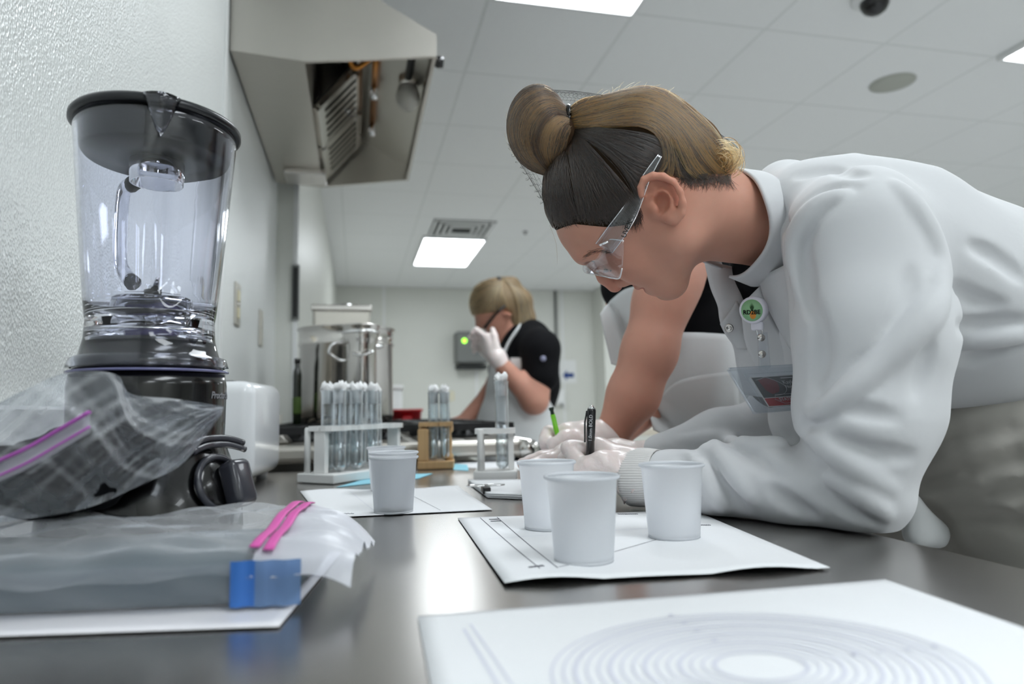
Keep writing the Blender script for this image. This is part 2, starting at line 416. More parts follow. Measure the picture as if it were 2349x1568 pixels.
# back wall: dispenser, sign, conduit, outlet
a = ony(1040, 762, YB); b = ony(1115, 850, YB)
e = empty('towel_dispenser', ((a[0] + b[0])/2, YB, (a[2] + b[2])/2), 'grey paper towel dispenser with a green light on the back wall', 'dispenser')
w, hh = b[0] - a[0], a[2] - b[2]
box('housing', (0, -0.12, 0.04), (w, 0.24, hh*0.8), M_grey, e, bevel=0.03, seg=3)
box('outlet_lip', (0, -0.1, -hh*0.42), (w*0.92, 0.2, 0.05), M_dark, e, bevel=0.01)
M_led = mat('green_indicator', (150, 235, 60), emit=3.0, emitcol=(150, 240, 60))
lathe('indicator_light', [(0, 0), (0.03, 0), (0.028, 0.01), (0, 0.014)], M_led, e, n=16, c=(-w*0.25, -0.24, 0.12), axis=[[1, 0, 0], [0, 0, -1], [0, 1, 0]])
a = ony(1283, 826, YB); b = ony(1322, 878, YB)
e = empty('wall_sign', ((a[0] + b[0])/2, YB, (a[2] + b[2])/2), 'small white sign with a blue arrow pointing left on the back wall', 'sign')
w, hh = b[0] - a[0], a[2] - b[2]
M_blue = mat('blue_print', (22, 62, 130), rough=0.5)
box('panel', (0, -0.006, 0), (w, 0.012, hh), M_white, e, bevel=0.004)
g = Geo(); y = -0.015
g.V = [(-w*.32, y, -.05), (-w*.08, y, .02), (-w*.08, y, -.02), (w*.34, y, -.02), (w*.34, y, -.08), (-w*.08, y, -.08), (-w*.08, y, -.12)]
g.F = [(0, 6, 5, 4, 3, 2, 1)]
ar = g.build('arrow', M_blue, e, smooth=False); md = ar.modifiers.new('t', 'SOLIDIFY'); md.thickness = 0.003
a = ony(1273, 672, YB); b = ony(1278, 900, YB)
tag(tube('wall_conduit', [(a[0], YB - 0.02, CEIL - 0.01), (b[0], YB - 0.02, b[2])], 0.018, M_grey, None, n=12), 'thin grey conduit running down the back wall', 'conduit')
b = ony(1283, 915, YB)
e = empty('soap_dispenser', (b[0], YB, b[2]), 'small white soap dispenser below the blue arrow sign', 'soap dispenser')
box('body', (0, -0.05, 0.02), (0.11, 0.1, 0.2), M_white, e, bevel=0.02, seg=3)
tube('lever', [(0.0, -0.1, -0.06), (0, -0.13, -0.1)], 0.015, M_grey, e, n=8)
b = ony(1035, 908, YB)
e = empty('back_wall_outlet', (b[0], YB, b[2]), 'cream wall outlet low on the back wall left of the dispenser', 'wall outlet')
box('plate', (0, -0.005, 0), (0.075, 0.01, 0.12), M_cream, e, bevel=0.003)
box('socket', (0, -0.011, 0.025), (0.03, 0.004, 0.03), M_white, e); box('socket', (0, -0.011, -0.025), (0.03, 0.004, 0.03), M_white, e)
# ------------------------------------------------------------------ steel counter
ER = 0.47                                   # right edge of the counter
YE = 1.50                                   # where the counter meets the range
t = empty('steel_counter', ((WX + ER)/2, 0.3, 0), 'long stainless steel counter in the foreground with a low backsplash', 'counter')
o = place(box('worktop', ((WX + ER)/2, (YE - 1.2)/2, CT - 0.02), (ER - WX - 0.004, YE + 1.2, 0.04), M_steel, bevel=0.006, seg=3), t)
place(box('backsplash', (WX + 0.012, (YE - 1.2)/2, CT + 0.066), (0.02, YE + 1.2, 0.135), M_white, bevel=0.004), t)
place(box('apron_panel', (ER - 0.03, (YE - 1.2)/2, CT - 0.09), (0.02, YE + 1.16, 0.1), M_steel, bevel=0.003), t)
for x in (WX + 0.07, ER - 0.07):
    for y in (-1.1, YE - 0.08):
        place(tube('leg', [(x, y, 0.0), (x, y, CT - 0.04)], 0.02, M_steel_p, None, n=16), t)
place(box('lower_shelf', ((WX + ER)/2, (YE - 1.2)/2, 0.25), (ER - WX - 0.1, YE + 1.1, 0.03), M_steel, bevel=0.004), t)

# ------------------------------------------------------------------ exhaust hood
hz = 1.999
H0 = onx(522, 120, WX); Y0h, Y1h = 1.835, 2.90
XF = onz(1003, 124, hz + 0.04)[0]
XM = onz(700, 142, hz)[0]
t = empty('exhaust_hood', (WX, (Y0h + Y1h)/2, hz), 'stainless steel exhaust hood mounted on the wall over the range', 'range hood')
zt = hz + 0.25
def hood_end(y, d):
    # side outline in X-Z: wall bottom, filter trough dip, front bottom, front lip, sloping top
    P = [(WX + 0.004, hz), (XM, hz - 0.012), (XF, hz + 0.04), (XF, hz + 0.105), (-0.05, zt), (WX + 0.004, zt)]
    V = [(x, y, z) for x, z in P] + [(x, y + d, z) for x, z in P]; n = len(P)
    F = [tuple(range(n)), tuple(range(2*n - 1, n - 1, -1))] + [(k, k + n, (k + 1) % n + n, (k + 1) % n) for k in range(n)]
    return V, F
for nm, y in (('end_panel', Y0h), ('end_panel', Y1h - 0.012)):
    g = Geo(); g.add(*hood_end(y, 0.012)); place(g.build(nm, M_steel_b, None, smooth=False), t)
g = Geo()
def slab(g, a, b, th, y0=Y0h + 0.012, y1=Y1h - 0.012):
    a = np.array(a, float); b = np.array(b, float); d = unit(b - a); nrm = np.array([-d[1], d[0]])*th
    P = [a, b, b + nrm, a + nrm]
    V = [(p[0], y0, p[1]) for p in P] + [(p[0], y1, p[1]) for p in P]
    return g.add(V, [(0, 1, 2, 3), (7, 6, 5, 4), (0, 4, 5, 1), (1, 5, 6, 2), (2, 6, 7, 3), (3, 7, 4, 0)])
place(slab(Geo(), (XF, hz + 0.04), (XF, hz + 0.105), 0.010).build('front_lip', M_steel_b, None, smooth=False), t)
place(slab(Geo(), (XF, hz + 0.105), (-0.05, zt), 0.010).build('sloped_top', M_steel_b, None, smooth=False), t)
place(slab(Geo(), (-0.05, zt), (WX + 0.004, zt), 0.010).build('top_panel', M_steel_b, None, smooth=False), t)
# rear plenum underneath: bottom pan and its front wall, both visible from below
place(slab(Geo(), (XM, hz + 0.004), (WX + 0.006, hz + 0.008), 0.008).build('plenum_pan', M_steel_b, None, smooth=False), t)
place(slab(Geo(), (XM, hz), (XM + 0.01, hz + 0.17), 0.006).build('plenum_wall', M_steel_b, None, smooth=False), t)
place(box('drip_cup', (-0.20, Y1h - 0.13, hz - 0.014), (0.16, 0.14, 0.024), M_steel, bevel=0.004), t)
# baffle filters standing on the plenum front wall
for k, (ya, yb) in enumerate(((2.18, 2.50), (2.52, 2.84))):
    fr = Geo(); x0, z0, x1, z1 = XM + 0.02, hz + 0.02, XM + 0.14, hz + 0.16
    d = unit(np.array([x1 - x0, 0, z1 - z0])); A = np.stack([d, [0, 1, 0], np.cross(d, [0, 1, 0])], 1)
    L = np.hypot(x1 - x0, z1 - z0); c = np.array([(x0 + x1)/2, (ya + yb)/2, (z0 + z1)/2])
    for (u, vv, a, b) in ((-L/2, 0, 0.03, yb - ya), (L/2, 0, 0.03, yb - ya), (0, -(yb - ya)/2, L, 0.02), (0, (yb - ya)/2, L, 0.02)):
        fr.box(c + A @ np.array([u, vv, 0]), (a, b, 0.02), A)
    fo = place(fr.build('baffle_filter', M_steel_p, None, smooth=False), t)
    nb = 6
    for q in range(nb):
        vv = -(yb - ya)/2 + (q + 0.5)*(yb - ya)/nb
        sl = Geo(); sl.box(c + A @ np.array([0, vv, 0.0]), (L - 0.03, (yb - ya)/nb*0.55, 0.012), A)
        sl.build('baffle_slat', M_steel_p, fo, smooth=False)
    bk = Geo(); bk.box(c + A @ np.array([0, 0, 0.016]), (L, yb - ya, 0.004), A)
    place(bk.build('filter_backing', M_dark, None, smooth=False), t)
# fire suppression pipe, nozzles, lamp globe, knob
x = 0.06
place(tube('gas_pipe', [(x, 1.86, hz + 0.17), (x, 2.2, hz + 0.17), (x, 2.62, hz + 0.17)], 0.012, M_brass, None, n=12), t)
place(tube('gas_pipe', [(x, 2.10, hz + 0.17), (x - 0.07, 2.10, hz + 0.12), (x - 0.09, 2.05, hz + 0.19)], 0.009, M_brass, None, n=10, sm=5), t)
place(tube('gas_pipe', [(x, 1.98, hz + 0.17), (x - 0.02, 1.98, hz + 0.12)], 0.010, M_chrome, None, n=10), t)
for yy in (2.30, 2.62):
    place(lathe('spray_nozzle', [(0.008, 0.0), (0.016, -0.01), (0.016, -0.03), (0.010, -0.045), (0.0, -0.047)], M_chrome, None, n=16, c=(x, yy, hz + 0.16)), t)
place(tube('conduit', [(x - 0.06, 1.86, hz + 0.19), (x - 0.06, 2.7, hz + 0.19)], 0.014, M_steel_p, None, n=12), t)
gl = onz(935, 205, hz + 0.13)
M_globe = mat('frosted_globe', (200, 196, 186), rough=0.3, var=0.05, trans=0.3)
place(lathe('lamp_globe', [(0.0, -0.055), (0.02, -0.05), (0.036, -0.03), (0.040, -0.005), (0.034, 0.02), (0.026, 0.035), (0.0, 0.036)], M_globe, None, n=28, c=(0.165, 2.16, hz + 0.075)), t)
place(lathe('lamp_socket', [(0.0, 0), (0.03, 0), (0.03, 0.04), (0.0, 0.04)], M_steel_b, None, n=24, c=(0.165, 2.16, hz + 0.10)), t)
place(tube('lamp_bracket', [(0.165, 1.86, hz + 0.12), (0.165, 2.16, hz + 0.12)], 0.012, M_iron, None, n=10), t)
kb = onz(1006, 137, hz + 0.01)
place(lathe('knob', [(0.0, 0.03), (0.016, 0.028), (0.018, 0.012), (0.012, 0.0), (0.0, 0.0)], M_black, None, n=20, c=(XF - 0.002, Y0h + 0.06, hz + 0.055), axis=[[0, 0, 1], [1, 0, 0], [0, 1, 0]]), t)

# ------------------------------------------------------------------ cooking range beyond the counter
XG = 0.385
RZ = CT + 0.052
t = empty('cooking_range', ((WX + XG)/2, 2.1, 0), 'stainless steel cooking range with black burner grates at the end of the counter', 'range')
Y0r, Y1r = 1.545, 2.75
place(box('body', ((WX + XG)/2 - 0.012, (Y0r + Y1r)/2, 0.47), (XG - WX - 0.03, Y1r - Y0r - 0.02, 0.82), M_steel_b, bevel=0.006), t)
place(box('cooktop', ((WX + XG)/2, (Y0r + Y1r)/2, RZ - 0.02), (XG - WX - 0.006, Y1r - Y0r, 0.04), M_steel_b, bevel=0.012, seg=3), t)
place(tube('front_rail', [(XG + 0.012, Y0r + 0.0, RZ - 0.026), (XG + 0.012, Y1r, RZ - 0.026)], 0.024, M_steel_p, None, n=20), t)
place(box('control_panel', (XG - 0.012, (Y0r + Y1r)/2, 0.80), (0.03, Y1r - Y0r - 0.02, 0.12), M_steel_b, bevel=0.006), t)
for k in range(5):
    place(lathe('burner_knob', [(0.0, 0.035), (0.02, 0.033), (0.024, 0.0)], M_black, None, n=20, c=(XG + 0.003, Y0r + 0.16 + k*0.22, 0.80), axis=[[0, 0, 1], [1, 0, 0], [0, 1, 0]]), t)
place(box('oven_door', (XG - 0.012, (Y0r + Y1r)/2, 0.42), (0.03, Y1r - Y0r - 0.06, 0.5), M_steel_b, bevel=0.008), t)
place(tube('oven_handle', [(XG + 0.04, Y0r + 0.12, 0.63), (XG + 0.04, Y1r - 0.12, 0.63)], 0.014, M_steel_p, None, n=12), t)
place(box('backguard', (WX + 0.035, (Y0r + Y1r)/2 + 0.02, RZ + 0.03), (0.055, Y1r - Y0r - 0.1, 0.075), M_steel_b, bevel=0.005), t)
for gx in (-0.13, 0.07, 0.27):
    for gy in (1.74, 2.12, 2.5):
        g = Geo(); w = 0.175; h = 0.03; z = RZ + h
        for s in (-1, 1):
            g.box((gx + s*w/2, gy, z), (0.016, 0.34, 0.016)); g.box((gx, gy + s*0.16, z), (w, 0.016, 0.016))
            for q in (-1, 1): g.box((gx + s*w/2, gy + q*0.16, RZ + h/2), (0.018, 0.018, h))
        for a in range(4):
            c_, s_n = math.cos(a*math.pi/4), math.sin(a*math.pi/4)
            g.box((gx + c_*0.0, gy, z), (0.012, 0.30 if a == 0 else 0.16, 0.012), [[c_, -s_n, 0], [s_n, c_, 0], [0, 0, 1]])
        gr = place(g.build('burner_grate', M_iron, None, smooth=False), t)
        b_ = lathe('burner_cap', [(0, 0.022), (0.03, 0.02), (0.04, 0.008), (0.045, 0.0)], M_iron, None, n=20, c=(gx, gy, RZ)); place(b_, t)
# wedge-shaped steel spoon rest on the cooktop corner
a = ony(668, 1006, 1.62)
g = Geo(); x0, y0, z0 = -0.215, 1.60, RZ + 0.0015
g.add([(x0, y0, z0), (x0 + .07, y0, z0), (x0 + .07, y0 + .1, z0), (x0, y0 + .1, z0), (x0, y0, z0 + .012), (x0 + .045, y0, z0 + .03), (x0 + .045, y0 + .1, z0 + .03), (x0, y0 + .1, z0 + .012)],
      [(3, 2, 1, 0), (4, 5, 6, 7), (0, 1, 5, 4), (1, 2, 6, 5), (2, 3, 7, 6), (3, 0, 4, 7)])
wd = g.build('spoon_rest', M_steel_b, None, smooth=False); md = wd.modifiers.new('b', 'BEVEL'); md.width = 0.003
tag(wd, 'small wedge-shaped steel rest on the cooktop behind the white toaster', 'spoon rest')

# ------------------------------------------------------------------ stockpot and neighbours
pc = ony(795, 966, 2.14); PR = 0.142; ptop = ony(795, 757, 2.14)[2]; pz = RZ + 0.04
ph = ptop - pz
t = empty('stockpot', (pc[0], 2.14, pz), 'large stainless steel stockpot standing on the range', 'stockpot')
prof = [(0, 0.0), (PR - 0.012, 0.0), (PR - 0.004, 0.004), (PR - 0.002, 0.02)]
prof += [(PR - 0.002, ph - 0.055), (PR + 0.002, ph - 0.052), (PR + 0.002, ph - 0.046), (PR - 0.001, ph - 0.043), (PR, ph - 0.006), (PR + 0.006, ph - 0.004), (PR + 0.006, ph), (PR - 0.003, ph), (PR - 0.005, 0.01), (0, 0.008)]
lathe('body', prof, M_steel_p, t, n=64)
for sgn, ang in ((1, -1.25), (1, 1.9)):
    d = np.array([math.cos(ang), math.sin(ang), 0]); n_ = np.array([-d[1], d[0], 0]); zz = np.array([0, 0, 1])
    b = d*PR + zz*(ph*0.78)
    tube('side_handle', [b - n_*0.05, b - n_*0.05 + d*0.03, b - n_*0.03 + d*0.045 - zz*0.005, b + n_*0.03 + d*0.045 - zz*0.005, b + n_*0.05 + d*0.03, b + n_*0.05], 0.006, M_chrome, t, n=10, sm=5)
pv = ony(828, 960, 1.93)
t = empty('steel_pitcher', (pv[0], 1.93, RZ + 0.038), 'tall narrow shiny steel pitcher standing before the stockpot', 'pitcher')
sz = ony(828, 746, 1.93)[2] - RZ - 0.038
lathe('body', [(0, 0), (0.040, 0), (0.042, 0.004), (0.042, sz - 0.06), (0.046, sz - 0.045), (0.050, sz - 0.03), (0.050, sz - 0.006), (0.053, sz - 0.004), (0.053, sz), (0.048, sz), (0.048, sz - 0.03), (0.040, sz - 0.06), (0.040, 0.006), (0, 0.005)], M_steel_p, t, n=48)
lathe('rim_band', [(0.0505, sz - 0.026), (0.0525, sz - 0.024), (0.0525, sz - 0.018), (0.0505, sz - 0.016)], M_chrome, t, n=48)
tube('loop_handle', [(-0.046, -0.01, sz - 0.05), (-0.075, -0.02, sz - 0.055), (-0.085, -0.02, sz - 0.08), (-0.06, -0.012, sz - 0.098), (-0.041, -0.01, sz - 0.10)], 0.005, M_chrome, t, n=10, sm=5)
tube('loop_handle', [(0.02, -0.048, sz - 0.075), (0.03, -0.066, sz - 0.08), (0.0, -0.07, sz - 0.09), (-0.02, -0.06, sz - 0.085), (-0.02, -0.04, sz - 0.08)], 0.0035, M_chrome, t, n=8, sm=5)
a = ony(722, 712, 2.55); b = ony(848, 712, 2.55)
t = empty('steel_canister', ((a[0] + b[0])/2, 2.52, RZ + 0.038), 'square steel container showing above and behind the stockpot', 'container')
hh = a[2] - RZ - 0.05
box('body', (0, 0, hh/2), (b[0] - a[0], 0.2, hh), M_steel_b, t, bevel=0.01)
box('lid', (0, 0, hh + 0.004), (b[0] - a[0] + 0.01, 0.21, 0.022), M_steel, t, bevel=0.004)
tube('lid_handle', [(-0.03, 0, hh + 0.012), (-0.03, 0, hh + 0.03), (0.03, 0, hh + 0.03), (0.03, 0, hh + 0.012)], 0.005, M_chrome, t, n=8)
# dark bottle by the wall
bz = RZ
M_dbot = mat('dark_green_glass', (18, 26, 14), rough=0.12, var=0.1, coat=0.5)
M_glabel = mat('green_label', (64, 88, 30), rough=0.5, var=0.1)
c = ony(681, 960, 2.02)
t = empty('oil_bottle', (c[0], 2.02, RZ), 'dark bottle with a green label standing beside the stockpot', 'bottle')
bh = ony(681, 822, 2.02)[2] - RZ
lathe('bottle', [(0, 0), (0.010, 0), (0.012, 0.006), (0.012, bh*0.78), (0.011, bh*0.84), (0.0075, bh*0.88), (0.0075, bh*0.97), (0, bh*0.97)], M_dbot, t, n=28)
lathe('label', [(0.0122, bh*0.30), (0.0125, bh*0.31), (0.0125, bh*0.50), (0.0122, bh*0.51)], M_glabel, t, n=28)
lathe('cap', [(0.009, bh*0.94), (0.009, bh), (0, bh)], M_black, t, n=20)
# red bin and white tub on the far counter
t = empty('far_counter', (0.1, 3.4, 0), 'low work counter against the left wall beyond the range', 'counter')
FCZ = 0.90
place(box('worktop', (0.07, 3.62, FCZ - 0.02), (0.62, 1.6, 0.04), M_steel, bevel=0.005), t)
place(box('cabinet', (0.06, 3.62, 0.44), (0.58, 1.56, 0.87), M_white, bevel=0.004), t)
c = ony(931, 975, 3.3)
rw = ony(968, 955, 3.3)[0] - ony(897, 955, 3.3)[0]; rt = ony(930, 938, 3.3)[2]
t = empty('red_bin', (c[0], 3.3, FCZ), 'red plastic bin behind the white test tube rack', 'bin')
hh = rt - FCZ
g = Geo()
for (s0, z0, s1, z1) in ((rw*0.42, 0, rw*0.5, hh),):
    n = 24
    def rr(s, z, k):
        a = 2*math.pi*k/n; c_, s_n = math.cos(a), math.sin(a); p = 5
        q = (abs(c_)**p + abs(s_n)**p)**(-1/p); return (s*q*c_, s*1.0*q*s_n, z)
    rings = [(s0, 0.0), (s1, hh), (s1 + 0.006, hh), (s1 + 0.006, hh - 0.012), (s1 - 0.004, hh - 0.004), (s0 - 0.004, 0.004)]
    V = [rr(s, z, k) for s, z in rings for k in range(n)]
    F = [(i*n + k, i*n + (k + 1) % n, (i + 1)*n + (k + 1) % n, (i + 1)*n + k) for i in range(len(rings) - 1) for k in range(n)]
    F += [tuple(range(n - 1, -1, -1)), tuple((len(rings) - 1)*n + k for k in range(n))]
    g.add(V, F)
g.build('tub', M_red, t)
box('handle', (0, -rw*0.52, hh*0.7), (rw*0.3, 0.012, 0.014), M_red, t, bevel=0.003)
c = ony(900, 936, 3.42)
t = empty('white_tub', (c[0], 3.52, FCZ), 'white lidded tub standing behind the red bin', 'tub')
hh = ony(900, 882, 3.52)[2] - FCZ
lathe('tub', [(0, 0), (0.05, 0), (0.058, hh - 0.03), (0.0, hh - 0.03)], M_white, t, n=32)
lathe('lid', [(0.0, hh), (0.062, hh - 0.002), (0.063, hh - 0.026), (0.058, hh - 0.028)], M_rack, t, n=32)

# ------------------------------------------------------------------ island table on the far right
t = empty('island_table', (1.35, 4.3, 0), 'pale work table far back between the two standing women', 'table')
M_lam = mat('pale_laminate', (214, 204, 188), rough=0.4, var=0.05)
place(box('tabletop', (1.45, 4.4, 0.885), (0.85, 1.5, 0.04), M_lam, bevel=0.005), t)
for x in (1.08, 1.82):
    for y in (3.72, 5.08): place(tube('leg', [(x, y, 0), (x, y, 0.87)], 0.025, M_steel_p, None, n=14), t)
c = onz(1322, 988, 0.906)
t = empty('red_tray', (1.20, 3.9, 0.905), 'flat red tray lying on the far pale table', 'tray')
box('base', (0, 0, 0.004), (0.16, 0.12, 0.006), M_red, t, bevel=0.002)
for sx, sy, a, b in ((0, -.058, .16, .006), (0, .058, .16, .006), (-.078, 0, .006, .11), (.078, 0, .006, .11)): box('rim', (sx, sy, 0.012), (a, b, 0.018), M_red, t)

# ------------------------------------------------------------------ white toaster
C1 = onz(577, 1124); C2 = onz(614, 1106)
hz_t = ony(545, 872, C1[1])[2] - CT
dl = unit(C2 - C1); wdir = np.array([-dl[1], dl[0], 0])
tl = 0.24; tw = 0.16
ctr = C1 + dl*tl/2 + wdir*tw/2
t = empty('toaster', (ctr[0], ctr[1], CT), 'white plastic toaster standing behind the blender', 'toaster')
A = np.stack([dl, wdir, [0, 0, 1]], 1)
M_toast = mat('white_appliance_plastic', (236, 238, 240), rough=0.18, var=0.015, coat=0.3)
box('body', (0, 0, 0.012 + (hz_t - 0.012)/2), (tl, tw, hz_t - 0.012), M_toast, t, bevel=0.022, seg=5, rot=A, smooth=True)
for u in (-tl/2 + 0.03, tl/2 - 0.03):
    for q in (-tw/2 + 0.03, tw/2 - 0.03):
        p = A @ np.array([u, q, 0]); lathe('foot', [(0.010, 0.0), (0.012, 0.014)], M_toast, t, n=14, c=p)
for q in (-0.028, 0.028):
    p = A @ np.array([0, q, hz_t - 0.001]); box('bread_slot', p, (tl*0.72, 0.026, 0.006), M_dark, t, bevel=0.002, rot=A)
p = A @ np.array([-tl/2 - 0.006, 0, hz_t*0.62]); box('lever', p, (0.02, 0.035, 0.014), M_toast, t, bevel=0.004, rot=A)
# ------------------------------------------------------------------ blender (kitchen appliance)
BY = 0.655
bx_ = ony(345, 850, BY)
def bz(py): return ony(352, py, BY)[2] - CT
zb, zc, zj, zr = bz(856), bz(782), bz(742), bz(296)     # base top, collar top, jar floor, jar rim
t = empty('blender', (bx_[0], BY, CT), 'clear plastic blender jar with black lid on a glossy black base', 'blender')
RR = 0.0725
# base: flared foot narrowing to a shoulder
rb = 0.071
foot = [(0, 0), (0.078, 0.0), (0.082, 0.006), (0.084, 0.02), (0.083, 0.045), (0.077, 0.07), (0.070, 0.088), (0.0665, 0.10), (0.067, 0.112), (0.0675, zb - 0.012), (0.066, zb - 0.002), (0.0, zb)]
def squash(th, r, z):
    f = max(0.0, 1 - z/0.1); return r*(1 + 0.10*f*abs(math.sin(2*th))**2)
lathe('base', foot, M_black, t, n=72, rfun=squash)
# thin bright-edged trim ring at the base top, black cutter collar inside the clear skirt
M_trim = mat('violet_trim', (112, 112, 150), rough=0.15, var=0.02)
lathe('trim_ring', [(0.067, zb - 0.001), (0.0692, zb - 0.0005), (0.0692, zb + 0.001), (0.067, zb + 0.0015)], M_trim, t, n=64)
M_coll = mat('black_collar', (30, 31, 36), rough=0.18, var=0.08, coat=0.4)
lathe('cutter_collar', [(0.0, zb + 0.002), (0.064, zb + 0.002), (0.0635, zb + 0.006), (0.054, zc - 0.004), (0.051, zc), (0.0, zc)], M_coll, t, n=64)
# jar: thick clear wall with four inward ribs, closed floor and flared clear skirt
hj = zr - zj
def rout(z):
    s = (z - zj)/hj
    return 0.0555 + (RR - 0.0555)*(s**0.9 if s > 0 else 0)
outer = [(0.0690, zb + 0.004), (0.0665, zb + 0.012), (0.0600, (zb + zc)/2), (0.0562, zc), (0.0552, zj)]
outer += [(rout(zj + hj*q), zj + hj*q) for q in np.linspace(0.06, 1, 16)]
inner = [(rout(zj + hj*q) - 0.0032, zj + hj*q) for q in np.linspace(1, 0.05, 15)]
inner += [(0.047, zj + 0.006), (0.040, zj + 0.002), (0.036, zj + 0.003), (0.034, zj + 0.018), (0.031, zj + 0.021), (0.010, zj + 0.021), (0.0, zj + 0.021)]
under = [(0.0, zj + 0.017), (0.028, zj + 0.017), (0.030, zj + 0.012), (0.031, zj - 0.004), (0.044, zj - 0.006), (0.0515, zj - 0.010), (0.0525, zc), (0.0562, (zb + zc)/2), (0.0632, zb + 0.012), (0.0655, zb + 0.004)]
def ribs(th, r, z):
    s = (z - zj)/hj
    if r < 0.03 or s < 0.06 or s > 0.88: return r
    amp = 0.010*min(1, (s - 0.06)/0.1)*min(1, (0.88 - s)/0.25)
    k = max(0.0, math.cos(2*(th + 1.05)))**10
    return r - amp*k
lathe('jar', outer + inner + under, M_jar, t, n=112, rfun=ribs, closed=False)
M_blade = mat('blade_hub_violet', (120, 112, 170), rough=0.2, var=0.1, trans=0.5)
g = Geo()
for k in range(4):
    a = k*math.pi/2 + 0.4; g.tube([(0.004*math.cos(a), 0.004*math.sin(a), zj + 0.028), (0.024*math.cos(a), 0.024*math.sin(a), zj + 0.030 + (0.008 if k % 2 else -0.004))], [0.004, 0.0015], n=6, flat=0.25)
g.build('blade', M_chrome, t)
lathe('blade_hub', [(0.008, zj + 0.0215), (0.008, zj + 0.03), (0, zj + 0.032)], M_black, t, n=18)
lathe('blade_nut', [(0.024, zj - 0.012), (0.026, zj + 0.000), (0.022, zj + 0.004), (0.0, zj + 0.004)], M_blade, t, n=8)
# jar handle on the wall side, seen through the jar
hd = unit([-0.55, 0.83, 0]); P = [hd*rout(zr - 0.03) + [0, 0, zr - 0.035], hd*(RR + 0.035) + [0, 0, zr - 0.04], hd*(RR + 0.04) + [0, 0, zr - 0.1], hd*(RR + 0.02) + [0, 0, zj + 0.06], hd*rout(zj + 0.05) + [0, 0, zj + 0.045]]
tube('jar_handle', P, 0.008, M_jar, t, n=12, sm=6)
# lid: black rim and plug skirt, with clear filler cap
M_lid = mat('black_lid_plastic', (24, 26, 30), rough=0.3, var=0.08)
lathe('lid', [(0, zr + 0.004), (RR + 0.001, zr + 0.004), (RR + 0.0035, zr + 0.001), (RR + 0.0035, zr - 0.003), (RR + 0.001, zr - 0.004), (RR - 0.0042, zr - 0.004), (RR - 0.0055, zr - 0.010), (rout(zr - 0.028) - 0.0042, zr - 0.028), (rout(zr - 0.028) - 0.006, zr - 0.030), (0.028, zr - 0.030), (0, zr - 0.030)], M_lid, t, n=72)
lathe('filler_cap', [(0.0, zr - 0.0305), (0.022, zr - 0.0305), (0.0245, zr - 0.032), (0.0235, zr - 0.052), (0.0215, zr - 0.052), (0.0225, zr - 0.034), (0.0, zr - 0.033)], M_jar, t, n=48)
# pouring spout pinch on the rim towards the camera
sd = unit([0.30, -1, 0]); sn = np.array([-sd[1], sd[0], 0])
Vv = []; Ff = []
for i in range(9):
    s = (i/8 - 0.5)*2; w = 0.015*s; o_ = 0.007*(1 - s*s)
    for j in range(6):
        q = j/5; ww = w*(1 - 0.75*q); oo = o_*(1 - q)**1.2
        rad = RR + 0.003 - 0.012*0 - 0.004*q
        p = sd*(math.sqrt(max(0, rad**2 - ww**2)) + oo) + sn*ww + np.array([0, 0, zr + 0.003 - 0.034*q*(1 - 0.25*abs(s))])
        Vv.append(p)
for i in range(8):
    for j in range(5): Ff.append((i*6 + j, (i + 1)*6 + j, (i + 1)*6 + j + 1, i*6 + j + 1))
o = new_obj('pouring_spout', Vv, Ff, M_jar, t); md = o.modifiers.new('t', 'SOLIDIFY'); md.thickness = 0.0015
# switch dial: ring and paddle on the right front of the base
M_dial = mat('charcoal_dial', (52, 53, 60), rough=0.25, var=0.06, coat=0.3)
dd = unit([0.86, -0.50, 0.34]); sx_ = unit(np.cross([0, 0, 1], dd)); ux = np.cross(dd, sx_)
A = np.stack([sx_, ux, dd], 1)
ph_ = unit([0.86, -0.50, 0]); c0 = ph_*0.080 + np.array([0, 0, 0.062])
g = Geo(); g.tube([c0 + A @ np.array([0.027*math.cos(a), 0.023*math.sin(a), 0.004]) for a in np.linspace(0, 2*math.pi, 41)], 0.0032, n=8)
g.build('dial_ring', M_dial, t)
lathe('dial', [(0, 0.004), (0.020, 0.004), (0.023, 0.0), (0.024, -0.02)], M_black, t, n=40, c=c0, axis=A)
box('switch_paddle', c0 + A @ np.array([0.012, -0.004, 0.012]), (0.026, 0.040, 0.020), M_dial, t, bevel=0.006, seg=4, rot=A, smooth=True)
g = Geo(); cc = ph_*0.071 + np.array([0, 0, 0.100]); 
for dz in (0, 0.006):
    g.tube([cc + A @ np.array([x, -0.006 - 30*x*x*0.2 + dz, 0.003 + abs(x)*0.1]) for x in np.linspace(-0.03, 0.035, 12)], 0.0028, n=8)
g.build('dial_lip', M_dial, t)
# brand lettering wrapped round the base
M_print = mat('grey_lettering', (120, 120, 124), rough=0.5)
rl = 0.0678; zl = bz(910); a0 = math.atan2(ony(478, 910, BY)[1] - BY - 0.055, 0.030)
a0 = math.radians(-27)
def wrap(co):
    th = a0 + co[:, 0]/rl
    return np.stack([(rl + co[:, 2])*np.cos(th), (rl + co[:, 2])*np.sin(th), zl + co[:, 1]], 1)
text('lettering', 'Proctor Silex', 0.0085, np.eye(4), M_print, t, bend=wrap, shear=0.25, bold=0.0002)

t.scale = (0.93, 0.93, 1.0)
